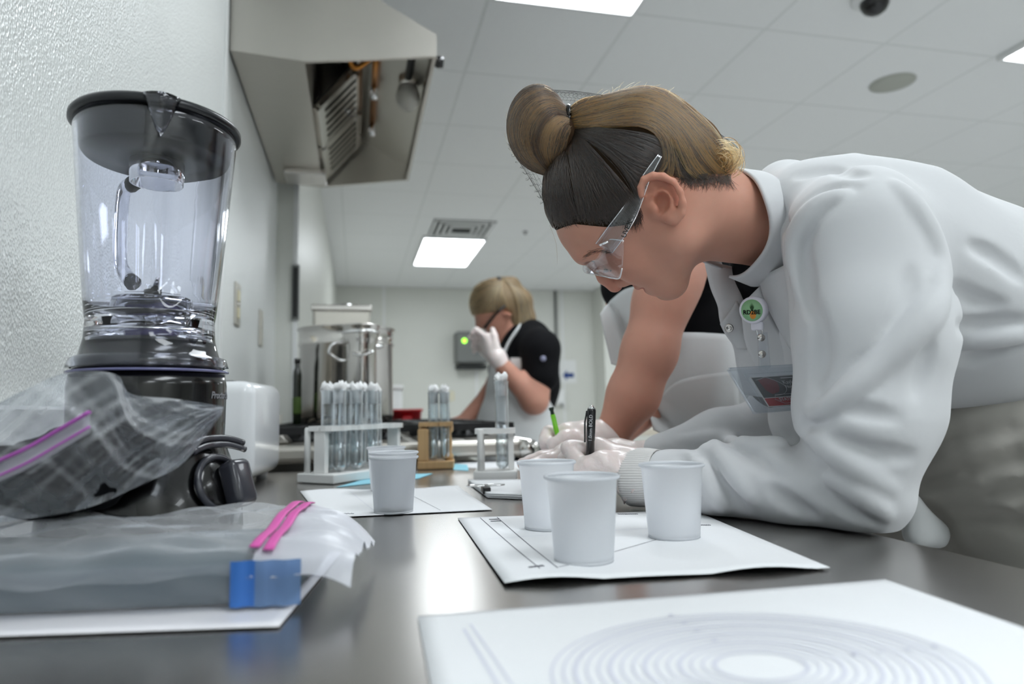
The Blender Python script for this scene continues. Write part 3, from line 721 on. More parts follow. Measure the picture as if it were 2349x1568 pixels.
# ------------------------------------------------------------------ test tube racks and tubes
def test_tube_master(L, r, fill):
    t = empty('test_tube', (0, 0, 0))
    out = [(0.0, 0.0)] + [(r*math.sin(a), r - r*math.cos(a)) for a in np.linspace(0.3, math.pi/2, 6)] + [(r, L - 0.004), (r + 0.0012, L - 0.002), (r + 0.0012, L), (r - 0.001, L)]
    ri = r - 0.0013
    inn = [(ri, L - 0.004)] + [(ri*math.sin(a), r - ri*math.cos(a)) for a in np.linspace(math.pi/2, 0.3, 6)] + [(0.0, r - ri)]
    lathe('glass', out + inn, M_glass, t, n=20)
    rw = ri - 0.0002; zt_ = L*fill
    lathe('liquid', [(0, r - rw)] + [(rw*math.sin(a), r - rw*math.cos(a)) for a in np.linspace(0.4, math.pi/2, 5)] + [(rw, zt_), (0, zt_)], M_water, t, n=20)
    V = []; F = []; n = 14
    zs = [(ri*0.6, L*0.83), (ri*0.96, L*0.84), (ri*0.96, L*0.93), (ri*0.95, L), (ri*1.1, L + 0.003), (ri*1.0, L + 0.008), (ri*0.55, L + 0.011)]
    for i, (rr_, z) in enumerate(zs):
        for k in range(n):
            a = 2*math.pi*k/n; j = (0.35*math.sin(2*a + i) + 0.25*math.sin(5*a + 2*i)) if i > 3 else 0
            V.append((rr_*(1 + j*0.5)*math.cos(a), rr_*(1 + j*0.5)*math.sin(a), z + (0.005*math.sin(2*a + 0.7*i) + 0.003*math.sin(5*a) if i > 3 else 0)))
    for i in range(len(zs) - 1):
        for k in range(n): F.append((i*n + k, i*n + (k + 1) % n, (i + 1)*n + (k + 1) % n, (i + 1)*n + k))
    F += [tuple(range(n - 1, -1, -1)), tuple((len(zs) - 1)*n + k for k in range(n))]
    new_obj('cotton_plug', V, F, M_cotton, t)
    return t
TM = {}
def put_tube(p, L, r, fill, label, group, rz):
    key = (L, r, fill)
    if key not in TM: TM[key] = test_tube_master(L, r, fill); o = TM[key]
    else: o = copy_tree(TM[key])
    o.location = tuple(map(float, p)); o.rotation_euler = (0, 0, rz); tag(o, label, 'test tube', group)
    return o
def wood_rack(name, A0, u, w, length, width, hsh, label, m, pegs, holes, turned=False):
    """A0 near corner on the counter, u along its length, w across"""
    t = empty(name, (A0[0], A0[1], CT), label, 'test tube rack')
    A = np.stack([u, w, [0, 0, 1]], 1)
    loc = lambda a, b, c: A @ np.array([a, b, c])
    box('base', loc(length/2, width/2, 0.009), (length, width, 0.016), m, t, bevel=0.002, rot=A)
    # shelf with holes
    nh = 20; V = []; F = []
    sw = width*0.62; sy0 = width*0.19; th = 0.009
    shelf = Geo()
    cells = len(holes); xs = sorted(h[0] for h in holes)
    bm = bmesh.new()
    def ringpts(cx, cy, r, z): return [bm.verts.new(loc(cx + r*math.cos(2*math.pi*k/nh), cy + r*math.sin(2*math.pi*k/nh), z)) for k in range(nh)]
    x0, x1 = length*0.03, length*0.97
    bounds = [x0] + [(xs_a + xs_b)/2 for xs_a, xs_b in zip(sorted(set(xs))[:-1], sorted(set(xs))[1:])] + [x1]
    cols = sorted(set(xs)); ys = sorted(set(h[1] for h in holes))
    yb_ = [sy0] + [(a + b)/2 for a, b in zip(ys[:-1], ys[1:])] + [sy0 + sw]
    for ci, cx in enumerate(cols):
        for ri_, cy in enumerate(ys):
            xa, xb, ya, yb = bounds[ci], bounds[ci + 1], yb_[ri_], yb_[ri_ + 1]
            for z, flip in ((hsh - th, 1), (hsh, 0)):
                rg = ringpts(cx, cy, holes[0][2], z); sq = []
                for k in range(nh):
                    a = 2*math.pi*k/nh; c_, s_ = math.cos(a), math.sin(a)
                    tx = ((xb - cx)/c_ if c_ > 1e-9 else ((xa - cx)/c_ if c_ < -1e-9 else 1e9)); ty = ((yb - cy)/s_ if s_ > 1e-9 else ((ya - cy)/s_ if s_ < -1e-9 else 1e9))
                    tt = min(tx, ty); sq.append(bm.verts.new(loc(cx + c_*tt, cy + s_*tt, z)))
                for k in range(nh):
                    k2 = (k + 1) % nh; f = (rg[k], sq[k], sq[k2], rg[k2]); bm.faces.new(f if not flip else f[::-1])
                if flip: low, lsq = rg, sq
                else:
                    for k in range(nh):
                        k2 = (k + 1) % nh; bm.faces.new((low[k], rg[k], rg[k2], low[k2])); bm.faces.new((lsq[k2], sq[k2], sq[k], lsq[k]))
    bm_obj('shelf', bm, m, t)
    for q, ex in ((0, x0 + 0.008), (1, x1 - 0.008)):
        if turned:
            hh = hsh - 0.017 - th
            lathe('post', [(0.009, 0.0), (0.009, hh*.15), (0.005, hh*.22), (0.007, hh*.5), (0.005, hh*.78), (0.009, hh*.86), (0.009, hh)], m, t, n=18, c=loc(ex, width/2, 0.017))
        else:
            box('post', loc(ex, width/2, (0.017 + hsh - th)/2), (0.010, width*0.3, hsh - th - 0.017), m, t, bevel=0.001, rot=A)
    for (a, b) in pegs:
        lathe('drying_peg', [(0.0055, 0.0), (0.0052, hsh*0.78), (0.004, hsh*0.81), (0.0, hsh*0.815)], m, t, n=14, c=loc(a, b, 0.016))
    return t, loc
# long white rack with six tubes
A0 = onz(765, 1112); u = unit([0.66, 0.75, 0]); w = np.array([-u[1], u[0], 0])
hx = [0.042, 0.086, 0.130, 0.174]; hy = [0.026, 0.054]
hs = CT + 0.098 - CT
rack1, loc = wood_rack('test_tube_rack', A0, u, w, 0.23, 0.085, hs, 'long white plastic test tube rack full of plugged tubes before the stockpot', M_rack,
                       [(0.012, 0.072), (0.060, 0.074), (0.11, 0.074), (0.16, 0.074)], [(a, b, 0.0132) for a in hx for b in hy])
names1 = ['nearest', 'second', 'third', 'fourth']
for i, a in enumerate(hx):
    for j, b in enumerate(hy):
        if (i, j) in ((3, 0), ): continue
        p = A0 + loc(a, b, 0.0172); p[2] = CT + 0.0178
        put_tube(p, 0.143, 0.0120, 0.5, 'cotton-plugged glass test tube, %s along the %s row of the long white rack' % (names1[i], 'right-hand' if j == 0 else 'left-hand'), 'tubes in the long white rack', i*1.3 + j*2)
# wooden rack
B0 = onz(957, 1078); u2 = unit([0.98, -0.16, 0]); w2_ = np.array([-u2[1], u2[0], 0])
bl = np.linalg.norm(onz(1040, 1075) - B0)
rack2, loc2 = wood_rack('wooden_tube_rack', B0, u2, w2_, max(0.075, min(0.1, bl)), 0.07, 0.097, 'small pale wooden test tube rack with turned posts', M_wood, [], [(0.032, 0.028, 0.0115), (0.032, 0.046, 0.0115), (0.056, 0.028, 0.0115), (0.056, 0.046, 0.0115)][0:4], turned=True)
place(box('side_block', B0 + loc2(0.012, 0.014, 0.05), (0.022, 0.022, 0.066), M_wood, bevel=0.002, rot=np.stack([u2, w2_, [0, 0, 1]], 1)), rack2)
for k, (a, b) in enumerate(((0.032, 0.028), (0.032, 0.046), (0.056, 0.028), (0.056, 0.046))):
    p = B0 + loc2(a, b, 0); p[2] = CT + 0.0178
    put_tube(p, 0.142, 0.0105, 0.45, 'plugged glass test tube in the wooden rack, %s' % ['front left', 'rear left', 'front right', 'rear right'][k], 'tubes in the wooden rack', k*1.1)
# short white rack with a single tube
D0 = onz(1086, 1105); u3 = unit([0.97, -0.24, 0]); w3 = np.array([-u3[1], u3[0], 0])
bl = np.linalg.norm(onz(1182, 1100) - D0)
rack3, loc3 = wood_rack('short_tube_rack', D0, u3, w3, bl, 0.075, 0.088, 'short white test tube rack holding one tube beside the gloved hands', M_rack, [(0.012, 0.016), (0.0125, 0.034)], [(bl*0.66, 0.034, 0.013)])
p = D0 + loc3(bl*0.66, 0.034, 0); p[2] = CT + 0.0178
put_tube(p, 0.152, 0.0118, 0.5, 'single tall plugged test tube standing in the short white rack', 'tubes in the short rack', 0.4)

# ------------------------------------------------------------------ plastic cups
def cup_master():
    h, r0, r1 = 0.066, 0.0230, 0.0290
    prof = [(0, 0.003), (r0 - 0.002, 0.003), (r0 - 0.001, 0.0005), (r0, 0.0005), (r0 + 0.0004, 0.006), (r1 - 0.0015, h - 0.004), (r1 + 0.0008, h - 0.0025), (r1 + 0.0010, h - 0.001), (r1, h), (r1 - 0.0014, h - 0.0012), (r1 - 0.0012, h - 0.0022)]
    prof = prof[::-1]; prof = prof[::-1]
    t = empty('plastic_cup', (0, 0, 0)); body = lathe('wall', prof, M_cup, t, n=56, open_end=True)
    lathe('base_ring', [(r0 - 0.0018, 0.0), (r0 + 0.0002, 0.0), (r0 + 0.0002, 0.0025), (r0 - 0.0018, 0.0025)], M_cup, t, n=48, closed=True)
    return t
cm = None
for i, (px, py, lab, dz) in enumerate(((1340, 1291, 'nearest white plastic cup, in front on the ruled paper', 0), (1257, 1214, 'white plastic cup on the ruled paper before the gloved hands', 0),
                                       (1547, 1235, 'white plastic cup on the ruled paper in front of the lab coat cuff', 0), (903, 1176, 'outer cup of the nested pair on the left paper', 0),
                                       (903, 1176, 'inner cup of the nested pair on the left paper', 0.0055), (886, 1126, 'white cup half hidden behind the nested pair', 0))):
    if cm is None: cm = cup_master(); o = cm
    else: o = copy_tree(cm)
    p = onz(px, py); o.location = (p[0], p[1], CT + 0.0012 + dz + (0.0008 if i < 3 else 0)); o.rotation_euler = (0, 0, i*0.7); tag(o, lab, 'cup', 'white plastic cups')

# ------------------------------------------------------------------ papers
def paper(name, corners, label, z0=0.0012, curl=None, m=M_paper, n=(24, 18), cat='paper'):
    c = [np.array(onz(*p)) for p in corners]        # near-left, near-right, far-right, far-left
    def fn(uu, vv):
        p = (c[0]*(1 - uu) + c[1]*uu)*(1 - vv) + (c[3]*(1 - uu) + c[2]*uu)*vv
        p[2] = CT + z0 + (curl(uu, vv) if curl else 0)
        return p
    o = sheet(name, fn, n[0], n[1], m); md = o.modifiers.new('t', 'SOLIDIFY'); md.thickness = 0.0003; md.offset = 1
    return tag(o, label, cat), fn
def strip(fn, a, b, wd, nm, m, parent, dz=0.0005, k=14):
    """flat ink line between two (u,v) points of a sheet"""
    P = [np.array(fn(a[0] + (b[0] - a[0])*s, a[1] + (b[1] - a[1])*s)) + [0, 0, dz] for s in np.linspace(0, 1, k)]
    d = unit(P[-1] - P[0]); nn = np.cross([0, 0, 1], d)*wd/2; V = []; F = []
    for p in P: V += [p - nn, p + nn]
    for i in range(k - 1): F.append((2*i, 2*i + 1, 2*i + 3, 2*i + 2))
    return new_obj(nm, V, F, m, parent)
def scribble(fn, a, b, nm, parent, m, h=0.004, nw=10, seed=0):
    rg = random.Random(seed); P = []
    for s in np.linspace(0, 1, nw*4):
        p = np.array(fn(a[0] + (b[0] - a[0])*s, a[1] + (b[1] - a[1])*s)) + [0, 0, 0.0006]
        p[1] += h*0.5*math.sin(s*nw*6.28) * (0.5 + rg.random()*0.6); P.append(p)
    V, F = tube_geo(catmull(P, 2), 0.00035, n=4); return new_obj(nm, V, F, m, parent)
pa, fa = paper('ruled_paper', [(1158, 1346), (1905, 1308), (1590, 1172), (1050, 1190)], 'white ruled paper under the three plastic cups',
               curl=lambda u, v: (0.0035*max(0, math.sin(u*9.5 + 0.4))*(1 - v)**3 + 0.0012*math.sin(u*4)**2*(1 - v)**2))
strip(fa, (0.09, 0.98), (0.13, 0.10), 0.0009, 'ruled_line', M_ink, pa); strip(fa, (0.16, 0.98), (0.185, 0.10), 0.0009, 'ruled_line', M_ink, pa)
strip(fa, (0.19, 0.11), (0.80, 0.56), 0.0009, 'ruled_line', M_ink, pa); strip(fa, (0.05, 0.55), (0.85, 0.66), 0.0006, 'ruled_line', M_inkl, pa)
for k, (a, b) in enumerate((((0.12, 0.93), (0.16, 0.93)), ((0.12, 0.89), (0.16, 0.89)), ((0.66, 0.95), (0.74, 0.94)), ((0.78, 0.95), (0.86, 0.95)), ((0.10, 0.12), (0.15, 0.13)), ((0.85, 0.66), (0.93, 0.65)))):
    scribble(fa, a, b, 'handwriting', pa, M_ink, seed=k)
pb, fb = paper('ring_chart_paper', [(1010, 1700), (2900, 1640), (2030, 1333), (958, 1418)], 'white paper with pale concentric rings in the near foreground', n=(30, 24))
ctr = onz(1745, 1535); 
for k in range(15):
    r = 0.017 + k*0.0043; V = []; F = []; n = 72; wd = 0.0009 if k % 3 else 0.0016
    for q in range(n):
        a = 2*math.pi*q/n
        for rr_ in (r - wd/2, r + wd/2): V.append((ctr[0] + rr_*math.cos(a)*1.25, ctr[1] + rr_*math.sin(a), CT + 0.0019))
    for q in range(n): F.append((2*q, 2*q + 1, (2*q + 3) % (2*n), (2*q + 2) % (2*n)))
    new_obj('chart_ring', V, F, M_inkl, pb)
for k, (px, py) in enumerate(((1540, 1418), (1570, 1437), (1600, 1455), (1640, 1478), (1960, 1509), (2020, 1503), (2085, 1497), (2145, 1490))):
    c = onz(px, py); V = [(c[0] + 0.0014*math.cos(a)*1.2, c[1] + 0.0014*math.sin(a), CT + 0.0021) for a in np.linspace(0, 6.28, 12, endpoint=False)]
    new_obj('chart_mark', V, [tuple(range(12))], M_inkl, pb)
strip(fb, (0.075, 0.80), (0.10, 0.10), 0.0016, 'ruled_line', M_inkl, pb); strip(fb, (0.09, 0.85), (0.12, 0.10), 0.0012, 'ruled_line', M_inkl, pb)
pc_, fc = paper('data_sheet', [(735, 1190), (1130, 1171), (1050, 1119), (688, 1128)], 'white paper under the nested cups, left of the ruled paper', curl=lambda u, v: 0.0025*max(0, math.sin(u*8))*v**3)
strip(fc, (0.62, 0.95), (0.70, 0.05), 0.0006, 'ruled_line', M_ink, pc_); strip(fc, (0.3, 0.9), (0.33, 0.05), 0.0005, 'ruled_line', M_inkl, pc_)
scribble(fc, (0.02, 0.1), (0.2, 0.07), 'handwriting', pc_, M_ink, seed=9); scribble(fc, (0.5, 0.2), (0.56, 0.2), 'handwriting', pc_, M_inkl, seed=19)
pd, fd = paper('cyan_sheet', [(770, 1118), (960, 1098), (993, 1086), (870, 1090)], 'cyan paper sheet lying beside the long white rack', m=M_cyan, z0=0.0006)
p5, f5 = paper('cyan_note', [(1040, 1078), (1075, 1080), (1072, 1066), (1038, 1064)], 'small cyan note beside the wooden rack', m=M_cyan, z0=0.0006)
p6, f6 = paper('clipped_papers', [(1118, 1142), (1300, 1150), (1310, 1108), (1072, 1108)], 'stack of papers held by a black binder clip before the short rack', z0=0.006, n=(12, 8), cat='papers')
for q in range(3):
    o, _ = paper('page', [(1119, 1143), (1301, 1151), (1311, 1109), (1073, 1109)], None, z0=0.0012 + q*0.0016, n=(12, 8), cat=None); o.parent = p6
cl = Geo(); c0 = onz(1112, 1137); c1 = onz(1135, 1147)
cp = [onz(1108, 1125), onz(1122, 1145)]
A = np.stack([unit(cp[1] - cp[0]), np.cross([0, 0, 1], unit(cp[1] - cp[0])), [0, 0, 1]], 1); cc = (cp[0] + cp[1])/2 + [0, 0, 0.0075]
t = empty('binder_clip', (cc[0], cc[1], CT + 0.002), 'black binder clip on the papers before the short rack', 'binder clip')
place(box('clamp', cc, (0.03, 0.012, 0.010), M_black, bevel=0.002, rot=A), t)
for s in (-1, 1):
    g = Geo(); g.tube([cc + A @ np.array(q) for q in ((-0.008, 0, 0.006*1), (-0.010, s*0.016, 0.006), (-0.004, s*0.026, 0.006), (0.004, s*0.026, 0.006), (0.010, s*0.016, 0.006), (0.008, 0, 0.006))], 0.0009, n=6, sm=4)
    place(g.build('wire_loop', M_chrome), t)
p7, f7 = paper('notepaper', [(1040, 1072), (1240, 1080), (1260, 1058), (1050, 1056)], 'white paper lying behind the short white rack by the hands', z0=0.0004, n=(8, 6))

# ------------------------------------------------------------------ zip bags in the left foreground
# white envelope sheet beneath
pe, fe = paper('white_envelope', [(-150, 1470), (640, 1442), (785, 1268), (-150, 1300)], 'white plastic mailer lying under the grey bagged case', m=mat('white_mailer', (236, 234, 238), rough=0.3, var=0.03, bump=0.2, bscale=60), z0=0.0012, cat='mailer')
M_case = mat('grey_green_case', (86, 98, 104), rough=0.55, var=0.12, vscale=14, bump=0.15, bscale=120)
f0, f1 = onz(655, 1398), onz(712, 1300)
f0 = np.array([-0.046, 0.447, CT]); 
hC = ony(560, 1285, 0.455)[2] - CT - 0.002
bagA = empty('zip_bag', (-0.19, 0.52, CT + 0.002), 'zip bag with a pink strip holding a grey case, lying flat at left', 'zip bag')
dC = unit(np.array(onz(640, 1400)) - np.array(onz(0, 1428))); nC = np.array([-dC[1], dC[0], 0])
pR = np.array(onz(668, 1396)); Lc = 0.26; Wc = 0.125
A = np.stack([dC, nC, [0, 0, 1]], 1); cc = pR - dC*Lc/2 + nC*Wc/2; cc[2] = CT + 0.002 + hC/2
place(box('grey_case', cc, (Lc, Wc, hC), M_case, bevel=0.009, seg=4, rot=A, smooth=True), bagA)
# film over the case: top sheet with wrinkles, hanging down at front and right
def wr(u, v, s=1.0): return s*(0.0022*math.sin(9*u + 5*v) + 0.0016*math.sin(21*u - 13*v + 1) + 0.0012*math.sin(31*v + 6*u) + 0.0015*math.sin(14*v*u + 3))
def film_top(u, v):
    # u along the case (0 left, 1 right end incl. flap), v front to back
    x = -0.005 + u*(Lc + 0.042); y = -0.006 + v*(Wc + 0.008)
    z = hC + 0.005 + wr(u*1.3, v*1.3, 1.0) + 0.012*min(1, v*1.3)*(0.65 + 0.35*math.sin(3*u + 0.5)) 
    if x > Lc: q = (x - Lc)/0.037; z -= 0.026*q*q*(0.35 + 0.65*v); 
    if v < 0.07: z -= (0.07 - v)/0.07*hC*0.5
    p = pR - dC*Lc + dC*x + nC*y; p = p.copy(); p[2] = CT + 0.002 + max(0.004, z); return p
place(sheet('bag_film', film_top, 60, 36, M_film), bagA)
def film_flap(u, v):       # milky mouth of the bag right of the pink strip
    uu = 0.80 + u*0.2; p = film_top(uu, v); p[2] += 0.0012; return p
place(sheet('bag_mouth', film_flap, 16, 24, M_filmc), bagA)
def film_front(u, v):
    x = -0.004 + u*(Lc + 0.006); p = pR - dC*Lc + dC*x - nC*(0.004 + 0.0015*math.sin(20*u + 6*v)); p = p.copy(); p[2] = CT + 0.003 + v*hC*0.92; return p
place(sheet('bag_front_film', film_front, 40, 8, M_film), bagA)
M_pink = mat('pink_zip', (222, 96, 176), rough=0.4, var=0.05); M_blu = mat('blue_zip', (62, 120, 200), rough=0.35, var=0.08, thin=0.15)
M_bluf = mat('pale_blue_film', (128, 160, 205), rough=0.3, var=0.08, thin=0.45)
for du in (0.0, 0.028):
    P = np.array([film_top(0.80 + du, v) + np.array([0, 0, 0.0048]) for v in np.linspace(0.06, 1.0, 26)])
    for _ in range(12): P[1:-1] = 0.25*P[:-2] + 0.5*P[1:-1] + 0.25*P[2:]
    V, F = tube_geo(P, 0.0036, n=8, flat=0.22, nrm=dC); place(new_obj('zip_strip', V, F, M_pink), bagA)
def tabf(u, v):
    x = Lc*0.865 + u*0.042; p = pR - dC*Lc + dC*x - nC*(0.0065 + 0.0012*math.sin(18*u)); p = p.copy(); p[2] = CT + 0.004 + v*hC*0.96; return p
place(sheet('blue_zip_tab', lambda u, v: tabf(u*0.35, v), 6, 6, M_blu), bagA)
place(sheet('clear_zip_tab', lambda u, v: tabf(0.35 + u*0.65, v), 8, 6, M_bluf), bagA)
# ------------------------------------------------------------------ modelling clay: smooth signed-distance shapes meshed with surface nets
class Clay:
    def __init__(s): s.ops = []
    def _b(s, pts, r): pts = np.array(pts, float).reshape(-1, 3); return pts.min(0) - r, pts.max(0) + r
    def ball(s, c, r, k=0.01, A=None, mode='add'):
        """ellipsoid; r scalar or three radii along the columns of A"""
        r = np.array([r]*3 if np.isscalar(r) else r, float); A = np.eye(3) if A is None else np.array(A, float); c = np.array(c, float)
        def f(P):
            q = (P - c) @ A; k0 = np.linalg.norm(q/r, axis=-1); k1 = np.linalg.norm(q/(r*r), axis=-1); return k0*(k0 - 1)/np.maximum(k1, 1e-9)
        s.ops.append((f, s._b([c], r.max()), k, mode)); return s
    def cone(s, a, b, r1, r2=None, k=0.01, flat=None, mode='add'):
        """tapered capsule; flat=(direction, factor) thins it along a direction"""
        a = np.array(a, float); b = np.array(b, float); r2 = r1 if r2 is None else r2; ba = b - a; L2 = max(ba @ ba, 1e-12)
        def f(P):
            pa = P - a; t = np.clip((pa @ ba)/L2, 0, 1); v = pa - t[..., None]*ba
            if flat is not None:
                n = np.array(flat[0], float); v = v + (v @ n)[..., None]*n*(1/flat[1] - 1)
            d = np.linalg.norm(v, axis=-1) - (r1 + (r2 - r1)*t)
            return d*(flat[1] if flat is not None else 1.0)
        s.ops.append((f, s._b([a, b], max(r1, r2)), k, mode)); return s
    def path(s, pts, rs, k=0.01, flat=None, mode='add'):
        rs = [rs]*len(pts) if np.isscalar(rs) else rs
        for i in range(len(pts) - 1): s.cone(pts[i], pts[i + 1], rs[i], rs[i + 1], k, flat, mode)
        return s
    def func(s, f, lo, hi, k=0.0, mode='clip'): s.ops.append((f, (np.array(lo, float), np.array(hi, float)), k, mode)); return s
    @staticmethod
    def merge(d, e, k, mode):
        if mode == 'add':
            h = np.maximum(k - np.abs(d - e), 0)/max(k, 1e-9); return np.minimum(d, e) - h*h*k*0.25
        if mode == 'cut':
            e = -e; h = np.maximum(k - np.abs(d - e), 0)/max(k, 1e-9); return np.maximum(d, e) + h*h*k*0.25
        if mode == 'clip': return np.maximum(d, e)
        return d + e                                            # 'warp'
    def __call__(s, P):
        P = np.asarray(P, float); d = np.full(P.shape[:-1], 1e3)
        for f, bb, k, m in s.ops: d = s.merge(d, f(P), k, m)
        return d
    def grid(s, xs, ys, zs, pad=0.012):
        D = np.full((len(xs), len(ys), len(zs)), 1.0, np.float32)
        for f, (lo, hi), k, m in s.ops:
            sl = []
            for a, l, h in zip((xs, ys, zs), lo, hi): sl.append(slice(max(0, np.searchsorted(a, l - k - pad)), np.searchsorted(a, h + k + pad) + 1))
            sub = D[sl[0], sl[1], sl[2]]
            if sub.size == 0: continue
            P = np.stack(np.meshgrid(xs[sl[0]], ys[sl[1]], zs[sl[2]], indexing='ij'), -1)
            D[sl[0], sl[1], sl[2]] = s.merge(sub, f(P).astype(np.float32), k, m)
        return D
    def bounds(s):
        B = [bb for f, bb, k, m in s.ops if m == 'add']; return np.min([b[0] for b in B], 0) - 0.012, np.max([b[1] for b in B], 0) + 0.012
def surface_nets(D, xs, ys, zs):
    s = D < 0; nx, ny, nz = D.shape; cx, cy, cz = nx - 1, ny - 1, nz - 1
    ax = (xs, ys, zs); cells = {}; acc_i = []; acc_p = []; quads = []
    for a in range(3):
        lo = [slice(None)]*3; hi = [slice(None)]*3; lo[a] = slice(0, -1); hi[a] = slice(1, None)
        d0, d1 = D[tuple(lo)], D[tuple(hi)]; m = (d0 < 0) != (d1 < 0)
        I = np.argwhere(m); v0 = d0[m]; v1 = d1[m]; t = v0/(v0 - v1)
        pos = np.empty((len(I), 3))
        for q in range(3):
            pos[:, q] = ax[q][I[:, q]] if q != a else ax[q][I[:, q]] + t*(ax[q][I[:, q] + 1] - ax[q][I[:, q]])
        b, c = (a + 1) % 3, (a + 2) % 3; ids = []; ok = np.ones(len(I), bool)
        for db, dc in ((-1, -1), (0, -1), (0, 0), (-1, 0)):
            J = I.copy(); J[:, b] += db; J[:, c] += dc
            good = (J[:, b] >= 0) & (J[:, c] >= 0) & (J[:, b] < (cx, cy, cz)[b]) & (J[:, c] < (cx, cy, cz)[c])
            idx = (J[:, 0]*cy + J[:, 1])*cz + J[:, 2]; acc_i.append(idx[good]); acc_p.append(pos[good]); ids.append(idx); ok &= good
        Q = np.stack(ids, 1)[ok]; neg = (v0 >= 0)[ok]; Q[neg] = Q[neg][:, ::-1]; quads.append(Q)
    I = np.concatenate(acc_i); P = np.concatenate(acc_p); U, inv = np.unique(I, return_inverse=True); cnt = np.bincount(inv)
    V = np.stack([np.bincount(inv, P[:, q])/cnt for q in range(3)], 1)
    F = np.searchsorted(U, np.concatenate(quads)); return V, F
def relax(V, F, it=2, lam=0.5):
    E = np.concatenate([F[:, [0, 1]], F[:, [1, 2]], F[:, [2, 3]], F[:, [3, 0]]]); n = len(V)
    for _ in range(it):
        S = np.zeros_like(V); c = np.bincount(np.concatenate([E[:, 0], E[:, 1]]), minlength=n)
        for q in range(3): S[:, q] = np.bincount(E[:, 0], V[E[:, 1], q], n) + np.bincount(E[:, 1], V[E[:, 0], q], n)
        V = V + lam*(S/np.maximum(c, 1)[:, None] - V)
    return V
def clay_obj(name, clay, step, material, parent=None, axes=None, smooth=2, colour=None):
    if axes is None:
        lo, hi = clay.bounds(); axes = [np.arange(l, h + step, step) for l, h in zip(lo, hi)]
    D = clay.grid(*axes); V, F = surface_nets(D, *axes)
    if smooth: V = relax(V, F, smooth)
    me = bpy.data.meshes.new(name); me.vertices.add(len(V)); me.vertices.foreach_set('co', V.astype(np.float32).ravel())
    me.loops.add(len(F)*4); me.loops.foreach_set('vertex_index', F.astype(np.int32).ravel())
    me.polygons.add(len(F)); me.polygons.foreach_set('loop_start', np.arange(0, len(F)*4, 4, dtype=np.int32))
    me.polygons.foreach_set('use_smooth', np.ones(len(F), bool)); me.update(calc_edges=True); me.validate()
    if colour is not None:
        at = me.color_attributes.new('tint', 'FLOAT_COLOR', 'POINT'); c = np.ones((len(V), 4), np.float32); c[:, :3] = colour(V); at.data.foreach_set('color', c.ravel())
    me.materials.append(material); o = bpy.data.objects.new(name, me); COL.objects.link(o)
    if parent is not None: o.parent = parent
    return o
def march(px, py, sdf, d0=0.35, d1=1.6, n=20, snap=0.0):
    """first hit of pixel rays on a clay shape (arrays); near misses within snap are pulled onto it, others are NaN"""
    px = np.atleast_1d(np.array(px, float)); py = np.atleast_1d(np.array(py, float))
    R = FW[None] + RT[None]*((px - W_PX/2)/F_PX)[:, None] + UP[None]*((H_PX/2 - py)/F_PX)[:, None]
    nr = np.linalg.norm(R, axis=1); t = np.full(len(px), d0); best = np.full(len(px), 9.0); tb = t.copy()
    for _ in range(n*2):
        d = sdf(CAM + R*t[:, None]); m = d < best; best[m] = d[m]; tb[m] = t[m]
        t = np.minimum(t + np.clip(d, -0.01, 0.1)*0.8/nr, d1)
    P = CAM + R*t[:, None]; miss = np.abs(sdf(P)) > (0.0012 if snap else 0.004)
    if snap and miss.any():
        Q = CAM + R[miss]*tb[miss][:, None]
        for _ in range(3):
            d = sdf(Q); e = 0.001; G_ = np.stack([sdf(Q + np.eye(3)[k]*e) - d for k in range(3)], 1)/e; Q = Q - G_*d[:, None]/np.maximum((G_**2).sum(1), 0.3)[:, None]
        Q[best[miss] > snap] = np.nan; P[miss] = Q
    else: P[miss] = np.nan
    return P
def axes_bands(lo, hi, fine, fstep, cstep):
    """coordinates from lo to hi, fine inside the given intervals"""
    x = lo; out = [x]
    while x < hi:
        st = fstep if any(a - cstep <= x <= b for a, b in fine) else cstep
        x += st; out.append(x)
    return np.array(out)

# skin, hair and cloth
M_skin = mat('skin', (204, 152, 132), rough=0.48, var=0.06, vscale=60, sss=0.25, bump=0.08, bscale=700, bdist=0.0006, vcol='tint', spec=0.35)
M_skin2 = mat('skin_warm', (204, 150, 130), rough=0.5, var=0.05, vscale=50, sss=0.2, vcol='tint', spec=0.35)
M_hair_d = mat('dark_brown_hair', (48, 37, 31), rough=0.42, var=0.45, vscale=60, stretch=(1, 1, 1), bump=0.3, bscale=260, bdist=0.001)
M_hair_m = mat('mid_brown_hair', (104, 76, 52), rough=0.4, var=0.35, vscale=70)
M_hair_g = mat('golden_brown_hair', (164, 126, 82), rough=0.38, var=0.3, vscale=70)
M_coat = mat('white_lab_coat_cloth', (210, 211, 213), rough=0.85, var=0.03, vscale=9, bump=0.25, bscale=24, bdist=0.004, sheen=0.15)
M_rib = mat('ribbed_cuff_knit', (226, 224, 222), rough=0.9, var=0.03)
M_blk = mat('black_cloth', (13, 13, 16), rough=0.85, var=0.2, vscale=30, bump=0.3, bscale=25, bdist=0.006, spec=0.2)
M_pants = mat('grey_trouser_cloth', (196, 192, 184), rough=0.9, var=0.08, vscale=12, bump=0.3, bscale=14, bdist=0.01)
M_navy = mat('navy_denim', (22, 28, 48), rough=0.9, var=0.2)
M_glove = mat('clear_vinyl_glove', (240, 226, 222), rough=0.28, var=0.04, vscale=40, bump=0.45, bscale=90, bdist=0.003, spec=0.6, sss=0.1)
M_apron = mat('white_apron_cloth', (226, 228, 228), rough=0.85, var=0.03, bump=0.25, bscale=20, bdist=0.004)
M_lip = mat('lip', (196, 120, 116), rough=0.4, var=0.05)
M_clear = mat('clear_lens_plastic', (250, 251, 253), rough=0.03, var=0.0, thin=0.96, metal=1.0, fall=0.38)
M_clear2 = mat('clear_soft_vinyl', (246, 248, 250), rough=0.08, var=0.0, thin=0.95, metal=1.0, fall=0.28)

